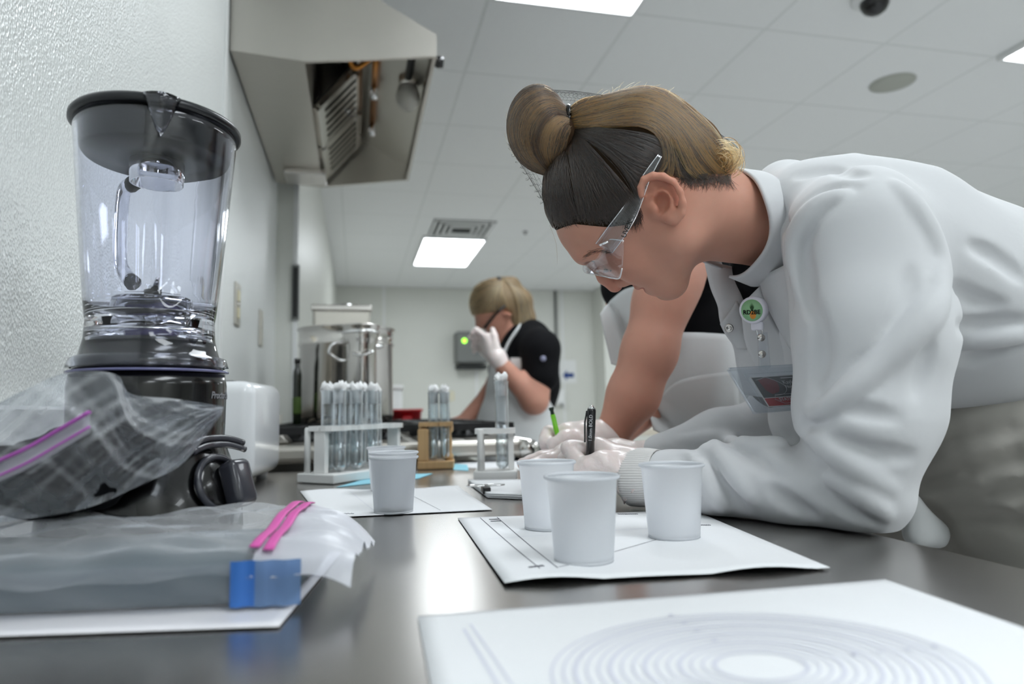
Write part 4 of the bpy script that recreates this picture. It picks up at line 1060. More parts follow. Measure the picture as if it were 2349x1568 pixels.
# ------------------------------------------------------------------ the woman in the lab coat: head
HD = 0.74; HOx, HOy = 1462, 425
HO = atd(HOx, HOy, HD); HC = -unit(ray(HOx, HOy)); HA = unit(RT - HC*(RT @ HC)); HB = np.cross(HC, HA)
def hp(px, py, c=0.0):
    d = ray(px, py); t = ((HO - CAM) @ HC)/(d @ HC); return CAM + d*t + HC*c
S = float(np.linalg.norm(hp(HOx + 1, HOy) - hp(HOx, HOy)))
def hc(px, py, c=0.0): return hp(px, py, c*S)               # c in pixels too
def to_px(P):                                                # local plane coordinates in pixels
    q = P - HO; return HOx + (q @ HA)/S, HOy - (q @ HB)/S, (q @ HC)/S
fh = np.array([-0.53, -0.85]); uh = np.array([-0.85, 0.53])   # front and up of the head in (right, up)
HF = HA*fh[0] + HB*fh[1]; HU = HA*uh[0] + HB*uh[1]; HAX = np.stack([HF, HU, HC], 1)
IM = np.stack([HA, HB, HC], 1)
sk = Clay()
def add_skull(cl, inf=0.0, k=0.02):
    cl.ball(hc(1462, 425), [(190 + inf)*S, (170 + inf)*S, (146 + inf)*S], k, HAX)
    cl.ball(hc(1368, 506), [(92 + inf)*S, (94 + inf)*S, (118 + inf)*S], 0.03, IM)
add_skull(sk)
sk.cone(hc(1436, 538), hc(1512, 620), 88*S, 46*S, 0.02)
for s_ in (-1, 1):
    sk.cone(hc(1552, 545, s_*88), hc(1524, 628, s_*26), 44*S, 34*S, 0.03)
    sk.ball(hc(1432, 576, s_*66), [56*S, 48*S, 40*S], 0.02, IM)
    sk.ball(hc(1352, 578, s_*48), [30*S, 26*S, 40*S], 0.015, IM)
    sk.ball(hc(1372, 607, s_*58), [26*S, 22*S, 30*S], 0.012, IM, 'cut')
    sk.ball(hc(1391, 592, s_*56), [25*S, 25*S, 25*S], 0.006, IM)
    sk.ball(hc(1470, 605, s_*46), [40*S, 32*S, 38*S], 0.02, IM)
sk.cone(hc(1362, 602), hc(1386, 636), 14*S, 15*S, 0.008).cone(hc(1386, 636), hc(1410, 652), 15*S, 20*S, 0.006)
for s_ in (-1, 1):
    sk.ball(hc(1430, 643, s_*19), [18*S, 14*S, 12*S], 0.004, IM)
    sk.path([hc(1418, 624, s_*24), hc(1438, 626, s_*33), hc(1452, 640, s_*32)], 4*S, 0.006, mode='cut')
    sk.ball(hc(1432, 658, s_*11), [9*S, 6*S, 6*S], 0.002, IM, 'cut')
sk.ball(hc(1452, 634), [20*S, 14*S, 34*S], 0.010, IM)
sk.cone(hc(1449, 662, -30), hc(1449, 662, 30), 8*S, 8*S, 0.006, mode='cut')
sk.ball(hc(1464, 653), [12*S, 12*S, 27*S], 0.0035, IM).ball(hc(1487, 658), [14*S, 12*S, 25*S], 0.004, IM)
sk.path([hc(1479, 652, 36), hc(1475, 660, 22), hc(1473, 664, 0), hc(1475, 660, -22), hc(1479, 652, -36)], 3.2*S, 0.003, mode='cut')
sk.cone(hc(1508, 676, -24), hc(1508, 676, 24), 8*S, 8*S, 0.008, mode='cut')
sk.ball(hc(1536, 651), [36*S, 32*S, 40*S], 0.014, IM)
# neck and the trunk hidden inside the clothes
TD = 0.80
nk0, nk1 = hc(1565, 492), atd(1760, 520, 0.80)
sk.cone(nk0, nk1, 98*S, 100*S, 0.03)
sk.cone(hc(1600, 455), atd(1760, 490, 0.79), 66*S, 80*S, 0.03)
HEAD_OPS = len(sk.ops)
# ear on the camera side (and its twin)
def ear(cl, sg):
    c0 = 141*sg
    pl = [(1471, 446), (1468, 428), (1476, 413), (1494, 405), (1515, 407), (1535, 418), (1549, 438), (1556, 462), (1553, 484), (1541, 499)]
    cl.ball(hc(1512, 452, c0 - 4*sg), [38*S, 46*S, 13*S], 0.006, IM)
    cl.path([hc(x, y, c0 + sg*(10 + 6*math.sin(i*0.33))) for i, (x, y) in enumerate(pl)], [8*S]*9 + [9*S], 0.003)
    cl.ball(hc(1534, 492, c0 + 5*sg), [16*S, 15*S, 8*S], 0.006, IM)
    cl.path([hc(1500, 446, c0 + 9*sg), hc(1520, 436, c0 + 11*sg), hc(1534, 452, c0 + 12*sg), hc(1532, 472, c0 + 10*sg), hc(1522, 486, c0 + 8*sg)], 6.5*S, 0.004)
    cl.ball(hc(1512, 462, c0 + 11*sg), [17*S, 23*S, 19*S], 0.003, IM, 'cut')
    cl.path([hc(1486, 436, c0 + 12*sg), hc(1505, 424, c0 + 13*sg), hc(1530, 428, c0 + 13*sg), hc(1543, 452, c0 + 13*sg)], 5.5*S, 0.003, mode='cut')
    cl.ball(hc(1498, 474, c0 + 6*sg), [9*S, 10*S, 8*S], 0.005, IM)
ear(sk, 1); ear(sk, -1)
# trunk, arms and legs of the body (covered by clothes)
def A3(px, py, d): return np.array(atd(px, py, d))
shL, shR = A3(1935, 545, 0.67), A3(1850, 600, 0.96)
elL = A3(1975, 1128, 0.64); wrL = A3(1470, 1108, 0.80)
elR = A3(1800, 1010, 0.98); wrR = A3(1400, 1062, 0.98)
hip = A3(2390, 985, 0.86)
for a, b, r1, r2 in ((A3(1860, 540, 0.81), A3(2060, 640, 0.83), 0.062, 0.08), (A3(2060, 640, 0.83), A3(2330, 800, 0.86), 0.07, 0.075), (A3(2330, 800, 0.86), hip, 0.075, 0.085),
                     (A3(1860, 550, 0.77), shL, 0.030, 0.040), (A3(1850, 560, 0.84), shR, 0.042, 0.042), (shL, elL, 0.042, 0.026), (elL, wrL, 0.024, 0.021),
                     (shR, elR, 0.042, 0.03), (elR, wrR, 0.028, 0.022),):
    sk.cone(a, b, r1, r2, 0.03)
hipw = A3(2335, 1035, 0.84)
for sy in (-0.07, 0.11):
    a_ = hipw + [0, sy, -0.03]; kn = np.array([hipw[0] + 0.02, hipw[1] + sy, 0.50]); ft = kn + [0.03, 0, -0.43]
    sk.cone(a_, kn, 0.075, 0.055, 0.03).cone(kn, ft, 0.05, 0.035, 0.03).cone(ft + [0, 0, -0.02], ft + [-0.14, 0, -0.03], 0.035, 0.028, 0.02)
def skin_tint(V):
    px, py, c = to_px(V); T = np.ones((len(V), 3))
    def blob(x, y, cc, r, col, amt):
        w = amt*np.exp(-(((px - x)**2 + (py - y)**2 + (np.abs(c) - cc)**2)/(r*r))); return w[:, None]*(1 - np.array(col))
    T -= blob(1470, 659, 8, 13, (0.80, 0.48, 0.52), 1.1) + blob(1484, 664, 8, 12, (0.80, 0.50, 0.54), 1.1)
    T -= blob(1412, 660, 0, 30, (0.98, 0.80, 0.78), 0.9) + blob(1512, 445, 150, 55, (1.0, 0.78, 0.70), 0.8) + blob(1440, 590, 110, 70, (1.0, 0.90, 0.88), 0.6)
    for (x, y, cc) in ((1582, 530, 120), (1548, 585, 120), (1498, 610, 95), (1290, 520, 60), (1520, 660, 60)): T -= blob(x, y, cc, 5, (0.5, 0.4, 0.35), 0.0)
    # brow hair and lashes
    T -= blob(1360, 588, 62, 17, (0.35, 0.3, 0.28), 0.7) + blob(1400, 603, 78, 9, (0.25, 0.2, 0.2), 0.8)
    return np.clip(T, 0.05, 1)
lo, hi = sk.bounds(); lo[2] = max(lo[2], 0.003)
fx = [(hp(1255, 500)[0], hp(1745, 500)[0])]; fy = [(HO[1] - 0.10, HO[1] + 0.09)]; fz = [(hp(1500, 700)[2], hp(1400, 200)[2])]
body_axes = [axes_bands(lo[0], hi[0], fx, 0.0021, 0.012), axes_bands(lo[1], hi[1], fy, 0.0021, 0.012), axes_bands(lo[2], hi[2], fz, 0.0021, 0.012)]
woman = clay_obj('person', sk, 0.002, M_skin, None, axes=body_axes, smooth=1, colour=skin_tint)
tag(woman, 'woman in a white lab coat bending over the counter, writing with a black pen', 'person')
# eye with closed lid and lashes line
g = Geo(); g.tube([hc(1384, 607, 66), hc(1394, 609, 78), hc(1406, 606, 82), hc(1414, 600, 80)], 0.0009, n=6, sm=4)
g.build('eyelashes', M_hair_d, woman)

# ------------------------------------------------------------------ hair
def hair_mat(name, dark, light):
    m = bpy.data.materials.new(name); m.use_nodes = True; N = m.node_tree.nodes; L = m.node_tree.links; N.remove(N['Principled BSDF'])
    h = N.new('ShaderNodeBsdfHairPrincipled'); h.parametrization = 'COLOR'
    at = N.new('ShaderNodeAttribute'); at.attribute_name = 'shade'; at.attribute_type = 'GEOMETRY'
    mx = N.new('ShaderNodeMix'); mx.data_type = 'RGBA'; mx.inputs[6].default_value = srgb(*dark) + (1,); mx.inputs[7].default_value = srgb(*light) + (1,)
    L.new(at.outputs['Fac'], mx.inputs[0]); L.new(mx.outputs[2], h.inputs['Color'])
    h.inputs['Roughness'].default_value = 0.34; h.inputs['Radial Roughness'].default_value = 0.45
    L.new(h.outputs[0], N['Material Output'].inputs['Surface']); return m
def hair_curves(name, lines, shades, r, material, parent, label=None):
    """fine hairs as render curves; lines: list of (n,3) arrays"""
    cu = bpy.data.hair_curves.new(name); cu.add_curves([len(l) for l in lines]); P = np.concatenate(lines).astype(np.float32)
    cu.position_data.foreach_set('vector', P.ravel())
    ra = cu.attributes.get('radius') or cu.attributes.new('radius', 'FLOAT', 'POINT')
    R_ = np.concatenate([r*np.interp(np.linspace(0, 1, len(l)), [0, 0.15, 0.75, 1], [0.7, 1, 1, 0.25]) for l in lines]).astype(np.float32); ra.data.foreach_set('value', R_)
    sh = cu.attributes.new('shade', 'FLOAT', 'CURVE'); sh.data.foreach_set('value', np.clip(np.array(shades, np.float32), 0, 1))
    cu.materials.append(material); o = bpy.data.objects.new(name, cu); COL.objects.link(o); o.parent = parent; o['kind'] = 'stuff'; return o
hair = Clay()
HLX = np.array([1230, 1265, 1330, 1400, 1440, 1462, 1475, 1500, 1530, 1560, 1600, 1650, 1700, 1800]); HLY = np.array([512, 514, 500, 505, 500, 488, 440, 398, 398, 408, 412, 412, 405, 400])
skull_only = Clay(); add_skull(skull_only)
def cap(P):
    px, py, c = to_px(P); up = np.interp(px, HLX, HLY) - py
    th = np.clip(up*0.16 + 1.5, -6, 12)*S
    return skull_only(P) - th
blo, bhi = skull_only.bounds(); hair.func(cap, blo - 0.02, bhi + 0.02, 0.0, 'add')
hair.ball(hc(1312, 432), [68*S, 76*S, 104*S], 0.02, IM)
# crown and back mass, nape roll
hair.cone(hc(1345, 268), hc(1480, 285), 40*S, 64*S, 0.02).cone(hc(1480, 285), hc(1585, 338), 64*S, 50*S, 0.02)
for s_ in (-1, 1): hair.cone(hc(1470, 300, 55*s_), hc(1590, 345, 50*s_), 60*S, 44*S, 0.02)
hair.cone(hc(1600, 345), hc(1652, 375), 48*S, 30*S, 0.015).cone(hc(1652, 372), hc(1668, 350), 22*S, 14*S, 0.01)
hair.cone(hc(1560, 372, 70), hc(1640, 388, 30), 30*S, 20*S, 0.015)
M_hair_c = mat('brown_cap_gap_shade', (120, 90, 60), rough=0.8, spec=0.1, var=0.4, vscale=60, bump=0.3, bscale=260, bdist=0.001, vcol='tint')  # cap under the strands is coloured dark so their gaps read as shadow
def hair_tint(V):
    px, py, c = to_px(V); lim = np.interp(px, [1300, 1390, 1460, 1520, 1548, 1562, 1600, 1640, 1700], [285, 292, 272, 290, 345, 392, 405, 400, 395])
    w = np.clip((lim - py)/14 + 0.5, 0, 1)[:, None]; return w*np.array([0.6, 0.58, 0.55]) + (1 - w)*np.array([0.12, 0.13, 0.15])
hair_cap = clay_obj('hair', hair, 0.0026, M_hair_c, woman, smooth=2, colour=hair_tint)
bun = Clay()
bun.ball(hc(1232, 290), [68*S, 91*S, 72*S], 0.01, IM).cone(hc(1262, 330), hc(1325, 300), 48*S, 38*S, 0.02).cone(hc(1240, 360), hc(1275, 375), 26*S, 30*S, 0.02)
bun_o = clay_obj('hair_bun', bun, 0.0024, mat('bun_core_gap_shade', (70, 52, 38), rough=0.8, spec=0.1, var=0.3), woman, smooth=2)  # dark core colour paints the shade between the bun's strands
tie = Geo(); tie.tube([hc(1304 + 4*math.cos(a), 268 + 24*math.sin(a), 30*math.cos(a)) for a in np.linspace(0, 6.28, 25)], 0.0028, n=8)
tie.build('hair_tie', M_black, woman)
MH_gold = hair_mat('golden_brown_strands', (50, 32, 18), (186, 130, 70)); MH_dark = hair_mat('dark_brown_strands', (13, 10, 9), (46, 34, 27)); MH_bun = hair_mat('bun_brown_strands', (38, 26, 18), (134, 96, 58))
def lay(paths, sdf, lift, jit, seed, m=12, snap=0.012, smooth=2, d0=0.60, d1=0.90, mirror=True):
    """lay pixel paths on a clay surface; returns kept index and 3-D lines on both sides of the head"""
    rg = np.random.default_rng(seed); CC = []
    for pts in paths:
        C = catmull(np.array(pts, float), 6); s_ = np.linspace(0, len(C) - 1, m); C = np.stack([np.interp(s_, np.arange(len(C)), C[:, q]) for q in (0, 1)], 1)
        w = np.linspace(0, 1, m)[:, None]; C = C + rg.normal(0, jit, 2)*np.sin(w*3.14) + rg.normal(0, jit*0.6, 2)*np.sin(w*6.28 + rg.random()*6); CC.append(C)
    A_ = np.concatenate(CC); P = march(A_[:, 0], A_[:, 1], sdf, d0=d0, d1=d1, n=20, snap=snap).reshape(len(CC), m, 3)
    out = []; keep = []
    for k, L_ in enumerate(P):
        ok = ~np.isnan(L_).any(1)
        if ok.sum() < 6: continue
        idx = np.where(ok)[0]; runs = np.split(idx, np.where(np.diff(idx) != 1)[0] + 1); run = max(runs, key=len)
        if len(run) < 5: continue
        L_ = L_[run].copy()
        for _ in range(smooth): L_[1:-1] = 0.25*L_[:-2] + 0.5*L_[1:-1] + 0.25*L_[2:]
        out.append(catmull(L_, 2)); keep.append(k)
    # push every hair out along the surface normal to its own height, then mirror about half of them
    Q = np.concatenate(out); hgt = np.concatenate([np.full(len(l), lift*(0.3 + 1.2*rg.random())) for l in out])
    for _ in range(2):
        d = sdf(Q); e = 0.0015; G_ = np.stack([sdf(Q + np.eye(3)[k]*e) - d for k in range(3)], 1)/e; G_ /= np.linalg.norm(G_, axis=1)[:, None] + 1e-9
        Q = Q + G_*np.clip(hgt - d, -0.004, 0.006)[:, None]
    res = []; kk = []; k0 = 0
    for l, k in zip(out, keep):
        l2 = Q[k0:k0 + len(l)].copy(); k0 += len(l); l2[1:-1] = 0.25*l2[:-2] + 0.5*l2[1:-1] + 0.25*l2[2:]; res.append(l2); kk.append(k)
        if mirror and rg.random() < 0.45: res.append(l2 - 2*np.outer((l2 - HO) @ HC, HC)); kk.append(k)
    return kk, res
def between(A, B, t): return [(a[0]*(1 - t) + b[0]*t, a[1]*(1 - t) + b[1]*t) for a, b in zip(A, B)]
top = [(1308, 258), (1368, 222), (1450, 204), (1530, 218), (1604, 284), (1656, 342), (1690, 348)]
low = [(1318, 288), (1390, 292), (1460, 272), (1520, 290), (1548, 345), (1562, 392), (1584, 408)]
mid2 = [(1312, 270), (1380, 250), (1455, 236), (1530, 250), (1585, 320), (1625, 385), (1668, 408)]
low2 = [(1318, 288), (1390, 294), (1460, 276), (1515, 296), (1530, 350), (1522, 385), (1496, 404)]
rg = np.random.default_rng(3)
def clumps(n, k):
    c = rg.random(k); sh = rg.random(k); w = rg.integers(0, k, n); return np.clip(c[w] + rg.normal(0, 0.018, n), 0, 1), np.clip(np.where(sh[w] < 0.38, 0.1*sh[w], sh[w]) + rg.normal(0, 0.13, n), 0, 1)
def curtain(A_, B_, n, k, sdf, jit, lift, seed, name, m_, r, parent=None):
    ts, shd = clumps(n, k); kp, ln = lay([between(A_, B_, t) for t in ts], sdf, lift, jit, seed); return kp, ln, shd
L1, S1 = [], []
for (A_, B_, n, k) in ((top, mid2, 1000, 46), (mid2, low, 900, 40), (low, low2, 240, 12)):
    kp, ln, shd = curtain(A_, B_, n, k, hair, 4.0, 0.0016, len(L1) + 5, '', None, 0); L1 += ln; S1 += [shd[q] for q in kp]
hair_curves('golden_strands', L1, S1, 0.00042, MH_gold, woman)
face_only = Clay(); face_only.ops = [o_ for o_ in sk.ops[:HEAD_OPS] if o_[3] == 'add']
sk_hair = lambda P: np.minimum(hair(P), face_only(P))
dk = []
for t in rg.random(900):
    e = 14*rg.random()**3; a = (1262 + 205*t, np.interp(1262 + 205*t, HLX, HLY) - 2 + e); b = (1262 + 40*rg.random(), 330 + 50*rg.random()) if t < 0.35 else (1296 + 16*rg.random(), 284 + 50*rg.random())
    dk.append([a, (a[0]*0.62 + b[0]*0.38 + 14*t - 12*(1 - t), a[1]*0.66 + b[1]*0.34), (a[0]*0.3 + b[0]*0.7 + 16*t - 10*(1 - t), a[1]*0.33 + b[1]*0.67), b])
for t in rg.random(700):
    a = (1464 + 160*t, np.interp(1464 + 160*t, HLX, HLY) - 10 + 12*rg.random()**2); b = (1300 + 14*rg.random(), 284 + 34*rg.random())
    dk.append([a, (1432 + 90*t, 392 - 70*t), (1368 + 40*t, 330 - 28*t), b])
kp, ln = lay(dk, sk_hair, 0.0012, 3.0, 21); hair_curves('dark_strands', ln, rg.random(len(ln))**1.5, 0.00036, MH_dark, woman)
BO = [(1294, 232), (1252, 201), (1202, 208), (1166, 256), (1161, 312), (1188, 364), (1248, 392)]
BI = [(1303, 292), (1300, 300), (1296, 310), (1290, 326), (1285, 342), (1279, 360), (1270, 386)]
ts, shd = clumps(1500, 30); kp, ln = lay([between(BO, BI, t) for t in ts], bun, 0.0012, 5.0, 31); hair_curves('bun_strands', ln, [shd[q] for q in kp], 0.00042, MH_bun, woman)
ws = []
for t in rg.random(160):
    a = (1432 + 36*t, 474 + 14*rg.random()); ws.append([a, (a[0] - 2 + 10*rg.random(), a[1] + 14), (a[0] - 14 + 26*rg.random(), a[1] + 26 + 24*rg.random())])
for t in rg.random(420):
    a = (1556 + 120*t, 396 + 10*rg.random()); ws.append([a, (a[0] + 8 - 10*t, a[1] + 10), (a[0] + 22 - 36*rg.random(), a[1] + 14 + 26*rg.random()**2)])
for t in rg.random(200):
    a = (1268 + 180*t, np.interp(1268 + 180*t, HLX, HLY) - 6); ws.append([a, (a[0] + 6, a[1] + 8), (a[0] + 24*rg.random(), a[1] + 10 + 14*rg.random()**2)])
kp, ln = lay(ws, sk_hair, 0.0006, 2.0, 41, m=8); hair_curves('wispy_strands', ln, rg.random(len(ln))*0.8, 0.00018, MH_dark, woman)
bw = []
for i in range(70):
    s_ = rg.random(); x = 1336 + 58*s_; y = 590 - 13*math.sin(s_*2.5) + rg.normal(0, 2.5); bw.append([(x, y), (x + 5, y - 3), (x + 11, y - 4 + 3*s_)])
kp, ln = lay(bw, face_only, 0.0004, 0.6, 51, m=7); hair_curves('eyebrow', ln, 0.3 + rg.random(len(ln))*0.7, 0.00013, MH_dark, woman)
lash = []
for i in range(46):
    s_ = rg.random(); x = 1391 + 25*s_; y = 604 - 12*s_*s_; lash.append(catmull([hc(x, y, 76 + 6*s_), hc(x - 1 + 3*s_, y + 6, 84 + 8*s_), hc(x - 4 + 9*s_, y + 9 + 3*rg.random(), 91 + 8*s_)], 3))
hair_curves('eyelash_hairs', lash, rg.random(len(lash))*0.4, 0.00018, MH_dark, woman)
# curled ends at the nape and loose flyaway hairs
ln = []
for i in range(420):
    t = rg.random(); cc = rg.normal(15, 42); r_ = 6 + 26*rg.random(); x0, y0 = 1654 + 9*rg.normal(), 374 + 8*rg.normal()
    ln.append(np.array([hc(x0 + r_*math.cos(a)*0.9, y0 - r_*math.sin(a) - 4, cc + 5*a) for a in np.linspace(-1.4 + t, 1.7 + t, 12)]))
hair_curves('curled_ends', ln, rg.random(len(ln)), 0.00034, MH_gold, woman)
ln = []; C = catmull(top, 12)
for i in range(120):
    j = int(rg.random()*(len(C) - 2)); p = C[j]; d = C[j + 1] - C[j]; d = d/(np.linalg.norm(d) + 1e-9)
    L = 6 + 20*rg.random()**1.5; cc = rg.normal(0, 50); e = (p[0] + d[0]*L + rg.normal(0, 4), p[1] - 2 - L*0.35*rg.random())
    ln.append(catmull([hc(p[0], p[1] + 8, cc), hc((p[0] + e[0])/2, (p[1] + e[1])/2 + 2, cc), hc(e[0], e[1], cc*1.05)], 4))
for i in range(50):
    a = rg.random()*6.28; rr = 1.0 + 0.08*rg.random(); p0 = (1232 + 68*math.cos(a), 290 + 91*math.sin(a)); p1 = (1232 + 68*rr*math.cos(a + 0.15), 290 + 91*rr*math.sin(a + 0.15)); p2 = (1232 + 70*rr*math.cos(a + 0.3), 290 + 92*rr*math.sin(a + 0.3)); cc = rg.normal(0, 15)
    ln.append(catmull([hc(*p0, cc), hc(*p1, cc), hc(*p2, cc)], 4))
for (a, b, c_) in (((1268, 512), (1285, 600), 60), ((1640, 405), (1700, 385), 90), ((1660, 400), (1690, 372), 60)):
    ln.append(catmull([hc(*a, c_), hc((a[0] + b[0])/2 + 6, (a[1] + b[1])/2, c_), hc(*b, c_)], 5))
hair_curves('flyaway_hair', ln, rg.random(len(ln)), 0.00012, MH_gold, woman)
# thin hair net stretched from the bun to head and nape, with its elastic on the forehead
M_net = mat('hair_net_thread', (40, 36, 34), rough=0.6)
G = Geo()
def netline(a, b, ca, cb, sag=0.0):
    P = [hc(a[0]*(1 - t) + b[0]*t, a[1]*(1 - t) + b[1]*t + sag*math.sin(math.pi*t), ca*(1 - t) + cb*t) for t in np.linspace(0, 1, 8)]; G.tube(P, 0.00013, n=3)
for ca in range(-70, 71, 14):
    f = math.sqrt(max(0, 1 - (ca/76)**2))
    netline((1232 - 66*f, 330), (1275, 500), ca, ca*1.2, 0); netline((1270, 208 + 20*(1 - f)), (1385, 222 + 12*(1 - f)), ca, ca*1.2, -2)
    netline((1590, 285 + 10*(1 - f)), (1690, 345), ca, ca*0.6, -10)
for t in np.linspace(0.05, 0.95, 12):
    for s_ in (-1, 1):
        P = [hc(1166 + 100*t + 30*(q*q) + 5*math.sin(9*q + t*20), 335 + 165*t + 3*math.sin(14*q), 76*q*s_) for q in np.linspace(0, 0.9, 8)]; G.tube(P, 0.00013, n=3)
        P = [hc(1270 + 115*t + 3*math.sin(12*q), 210 + 12*t + 14*q*q, 76*q*s_) for q in np.linspace(0, 0.9, 8)]; G.tube(P, 0.00013, n=3)
o = G.build('hair_net', M_net, woman); o['kind'] = 'stuff'
P = march([1268, 1290, 1320, 1350, 1385, 1420, 1450], [511, 505, 496, 488, 484, 478, 470], hair); P = P[~np.isnan(P).any(1)] + HC*0.001
if len(P) > 3: tube('net_elastic', P, 0.0007, M_net, woman, n=5, sm=4)
# ------------------------------------------------------------------ her lab coat
coat = Clay()
TN = [(1872, 505, 0.757, 0.067), (2010, 575, 0.75, 0.092), (2200, 680, 0.77, 0.100), (2430, 800, 0.81, 0.112)]
coat.cone(A3(2380, 790, 0.88), A3(2470, 830, 0.88), 0.11, 0.105, 0.04)
for (a, b) in zip(TN[:-1], TN[1:]):
    coat.cone(A3(a[0], a[1], a[2]), A3(b[0], b[1], b[2]), a[3], b[3], 0.04)
    coat.cone(A3(a[0] - 20, a[1] + 8, a[2] + 0.15), A3(b[0] - 20, b[1] + 8, b[2] + 0.15), a[3]*0.95, b[3], 0.06)
coat.cone(A3(1800, 455, 0.82), A3(1890, 490, 0.80), 0.045, 0.07, 0.03)
coat.cone(A3(1920, 760, 0.80), A3(1870, 960, 0.84), 0.085, 0.055, 0.05)
coat.cone(A3(2150, 760, 0.80), A3(2390, 690, 0.82), 0.085, 0.08, 0.04)
SL = [(1962, 545, 0.672, 0.069), (2000, 760, 0.655, 0.0695), (1985, 950, 0.645, 0.061), (1974, 1112, 0.640, 0.046)]
for a, b in zip(SL[:-1], SL[1:]): coat.cone(A3(*a[:3]), A3(*b[:3]), a[3], b[3], 0.022)
FL = [(1974, 1118, 0.642, 0.043), (1805, 1108, 0.69, 0.041), (1640, 1098, 0.745, 0.0365), (1535, 1096, 0.782, 0.031), (1508, 1096, 0.79, 0.029)]
for a, b in zip(FL[:-1], FL[1:]): coat.cone(A3(*a[:3]), A3(*b[:3]), a[3], b[3], 0.012)
# far sleeve
coat.cone(shR, A3(1800, 960, 0.97), 0.07, 0.05, 0.03).cone(A3(1800, 975, 0.97), A3(1650, 1005, 0.94), 0.045, 0.038, 0.02).cone(A3(1650, 1005, 0.94), A3(1520, 1045, 0.92), 0.038, 0.03, 0.02)
base_coat = Clay(); base_coat.ops = list(coat.ops)
def fold(pts, r, sink, mode, k):
    C = catmull(pts, 5); P = march(C[:, 0], C[:, 1], base_coat, d0=0.4); P = P[~np.isnan(P).any(1)]
    if len(P) < 3: return
    d = P - CAM; d /= np.linalg.norm(d, axis=1)[:, None]; P = P + d*sink
    n = len(P); rr = [r*(0.35 + 0.65*math.sin(math.pi*(i + 0.6)/(n + 0.2))) for i in range(n)]
    for i in range(0, n - 1): coat.cone(P[i], P[i + 1], rr[i], rr[i + 1], k, mode=mode)
for pts, r in (([(2165, 640), (2085, 748), (1990, 862), (1890, 948), (1835, 985)], 0.0075), ([(1796, 992), (1850, 1047), (1922, 1108), (1990, 1162), (2020, 1196)], 0.0075),
               ([(1592, 1022), (1625, 1066), (1668, 1125), (1700, 1172)], 0.006), ([(1556, 1040), (1582, 1090), (1600, 1135)], 0.005), ([(1700, 1010), (1740, 1060), (1800, 1090)], 0.005),
               ([(1912, 450), (1856, 500), (1832, 570), (1846, 650), (1856, 720)], 0.0065), ([(1965, 425), (1880, 446), (1806, 560), (1812, 690)], 0.005), ([(2098, 620), (2082, 690), (2040, 765)], 0.005),
               ([(2349, 738), (2280, 746), (2205, 750)], 0.006), ([(1905, 1010), (1990, 1040), (2090, 1050)], 0.006), ([(1880, 1130), (1940, 1165), (1980, 1190)], 0.005), ([(1990, 820), (1930, 880), (1860, 920)], 0.005),
               ([(1760, 1110), (1800, 1150), (1860, 1185)], 0.005), ([(1775, 455), (1800, 520), (1806, 600)], 0.004), ([(1830, 400), (1900, 385), (1980, 395)], 0.004), ([(1870, 700), (1880, 800), (1862, 880)], 0.005), ([(2100, 700), (2130, 800), (2110, 900)], 0.004), ([(1900, 900), (1960, 940), (2060, 960)], 0.005), ([(2230, 560), (2290, 590), (2349, 640)], 0.005), ([(2190, 660), (2240, 690), (2300, 700)], 0.005), ([(2210, 830), (2270, 815), (2349, 790)], 0.005)):
    fold(pts, r*1.15, -0.0035, 'cut', 0.010)
for pts, r in (([(2150, 600), (2145, 690), (2065, 790), (1965, 880), (1865, 955)], 0.012), ([(1870, 1000), (1950, 1065), (2040, 1120)], 0.012), ([(1640, 1016), (1690, 1085), (1735, 1150)], 0.010),
               ([(1560, 1010), (1640, 1006), (1720, 1022), (1795, 1016)], 0.010), ([(2052, 425), (2100, 480), (2142, 560), (2166, 650)], 0.008), ([(1940, 440), (1870, 480), (1820, 560), (1830, 680)], 0.007),
               ([(2349, 765), (2280, 776), (2215, 790)], 0.007), ([(1900, 1090), (1970, 1130), (2030, 1180)], 0.010), ([(1600, 1060), (1640, 1130), (1660, 1165)], 0.007)):
    fold(pts, r*0.85, r*0.45, 'add', 0.009)
coat.func(lambda P: 0.0016*np.sin(60*P[..., 0] + 35*P[..., 2])*np.sin(48*P[..., 1] + 20*P[..., 2] + 1.0), [0.2, 0.3, 0.88], [1.4, 1.5, 1.6], 0, 'warp')
coat.func(lambda P: (CT + 0.0012) - P[..., 2] + np.where(P[..., 0] > ER + 0.02, -9.0, 0.0), [0.2, 0.3, 0.80], [ER + 0.02, 1.5, 0.96], 0, 'clip')
coat_o = clay_obj('lab_coat', coat, 0.0031, M_coat, woman, smooth=1)
# ribbed knit cuff
def cuff(a, b, r0, r1, name):
    a = np.array(a); b = np.array(b); A = frame_axes(b - a); L = np.linalg.norm(b - a)
    prof = []
    for i in range(9):
        t = i/8; prof.append((r0 + (r1 - r0)*t + 0.0015*math.sin(math.pi*t), L*t))
    prof += [(r1 - 0.003, L), (r0 - 0.004, 0.0), (r0, 0.0)]
    return lathe(name, prof, M_rib, woman, n=288, c=a, axis=A, rfun=lambda th, r, z: r + 0.00055*math.sin(72*th))
c_a, c_b = A3(1515, 1094, 0.788), A3(1448, 1094, 0.812)
cuff(c_a, c_b, 0.0315, 0.0335, 'cuff'); 
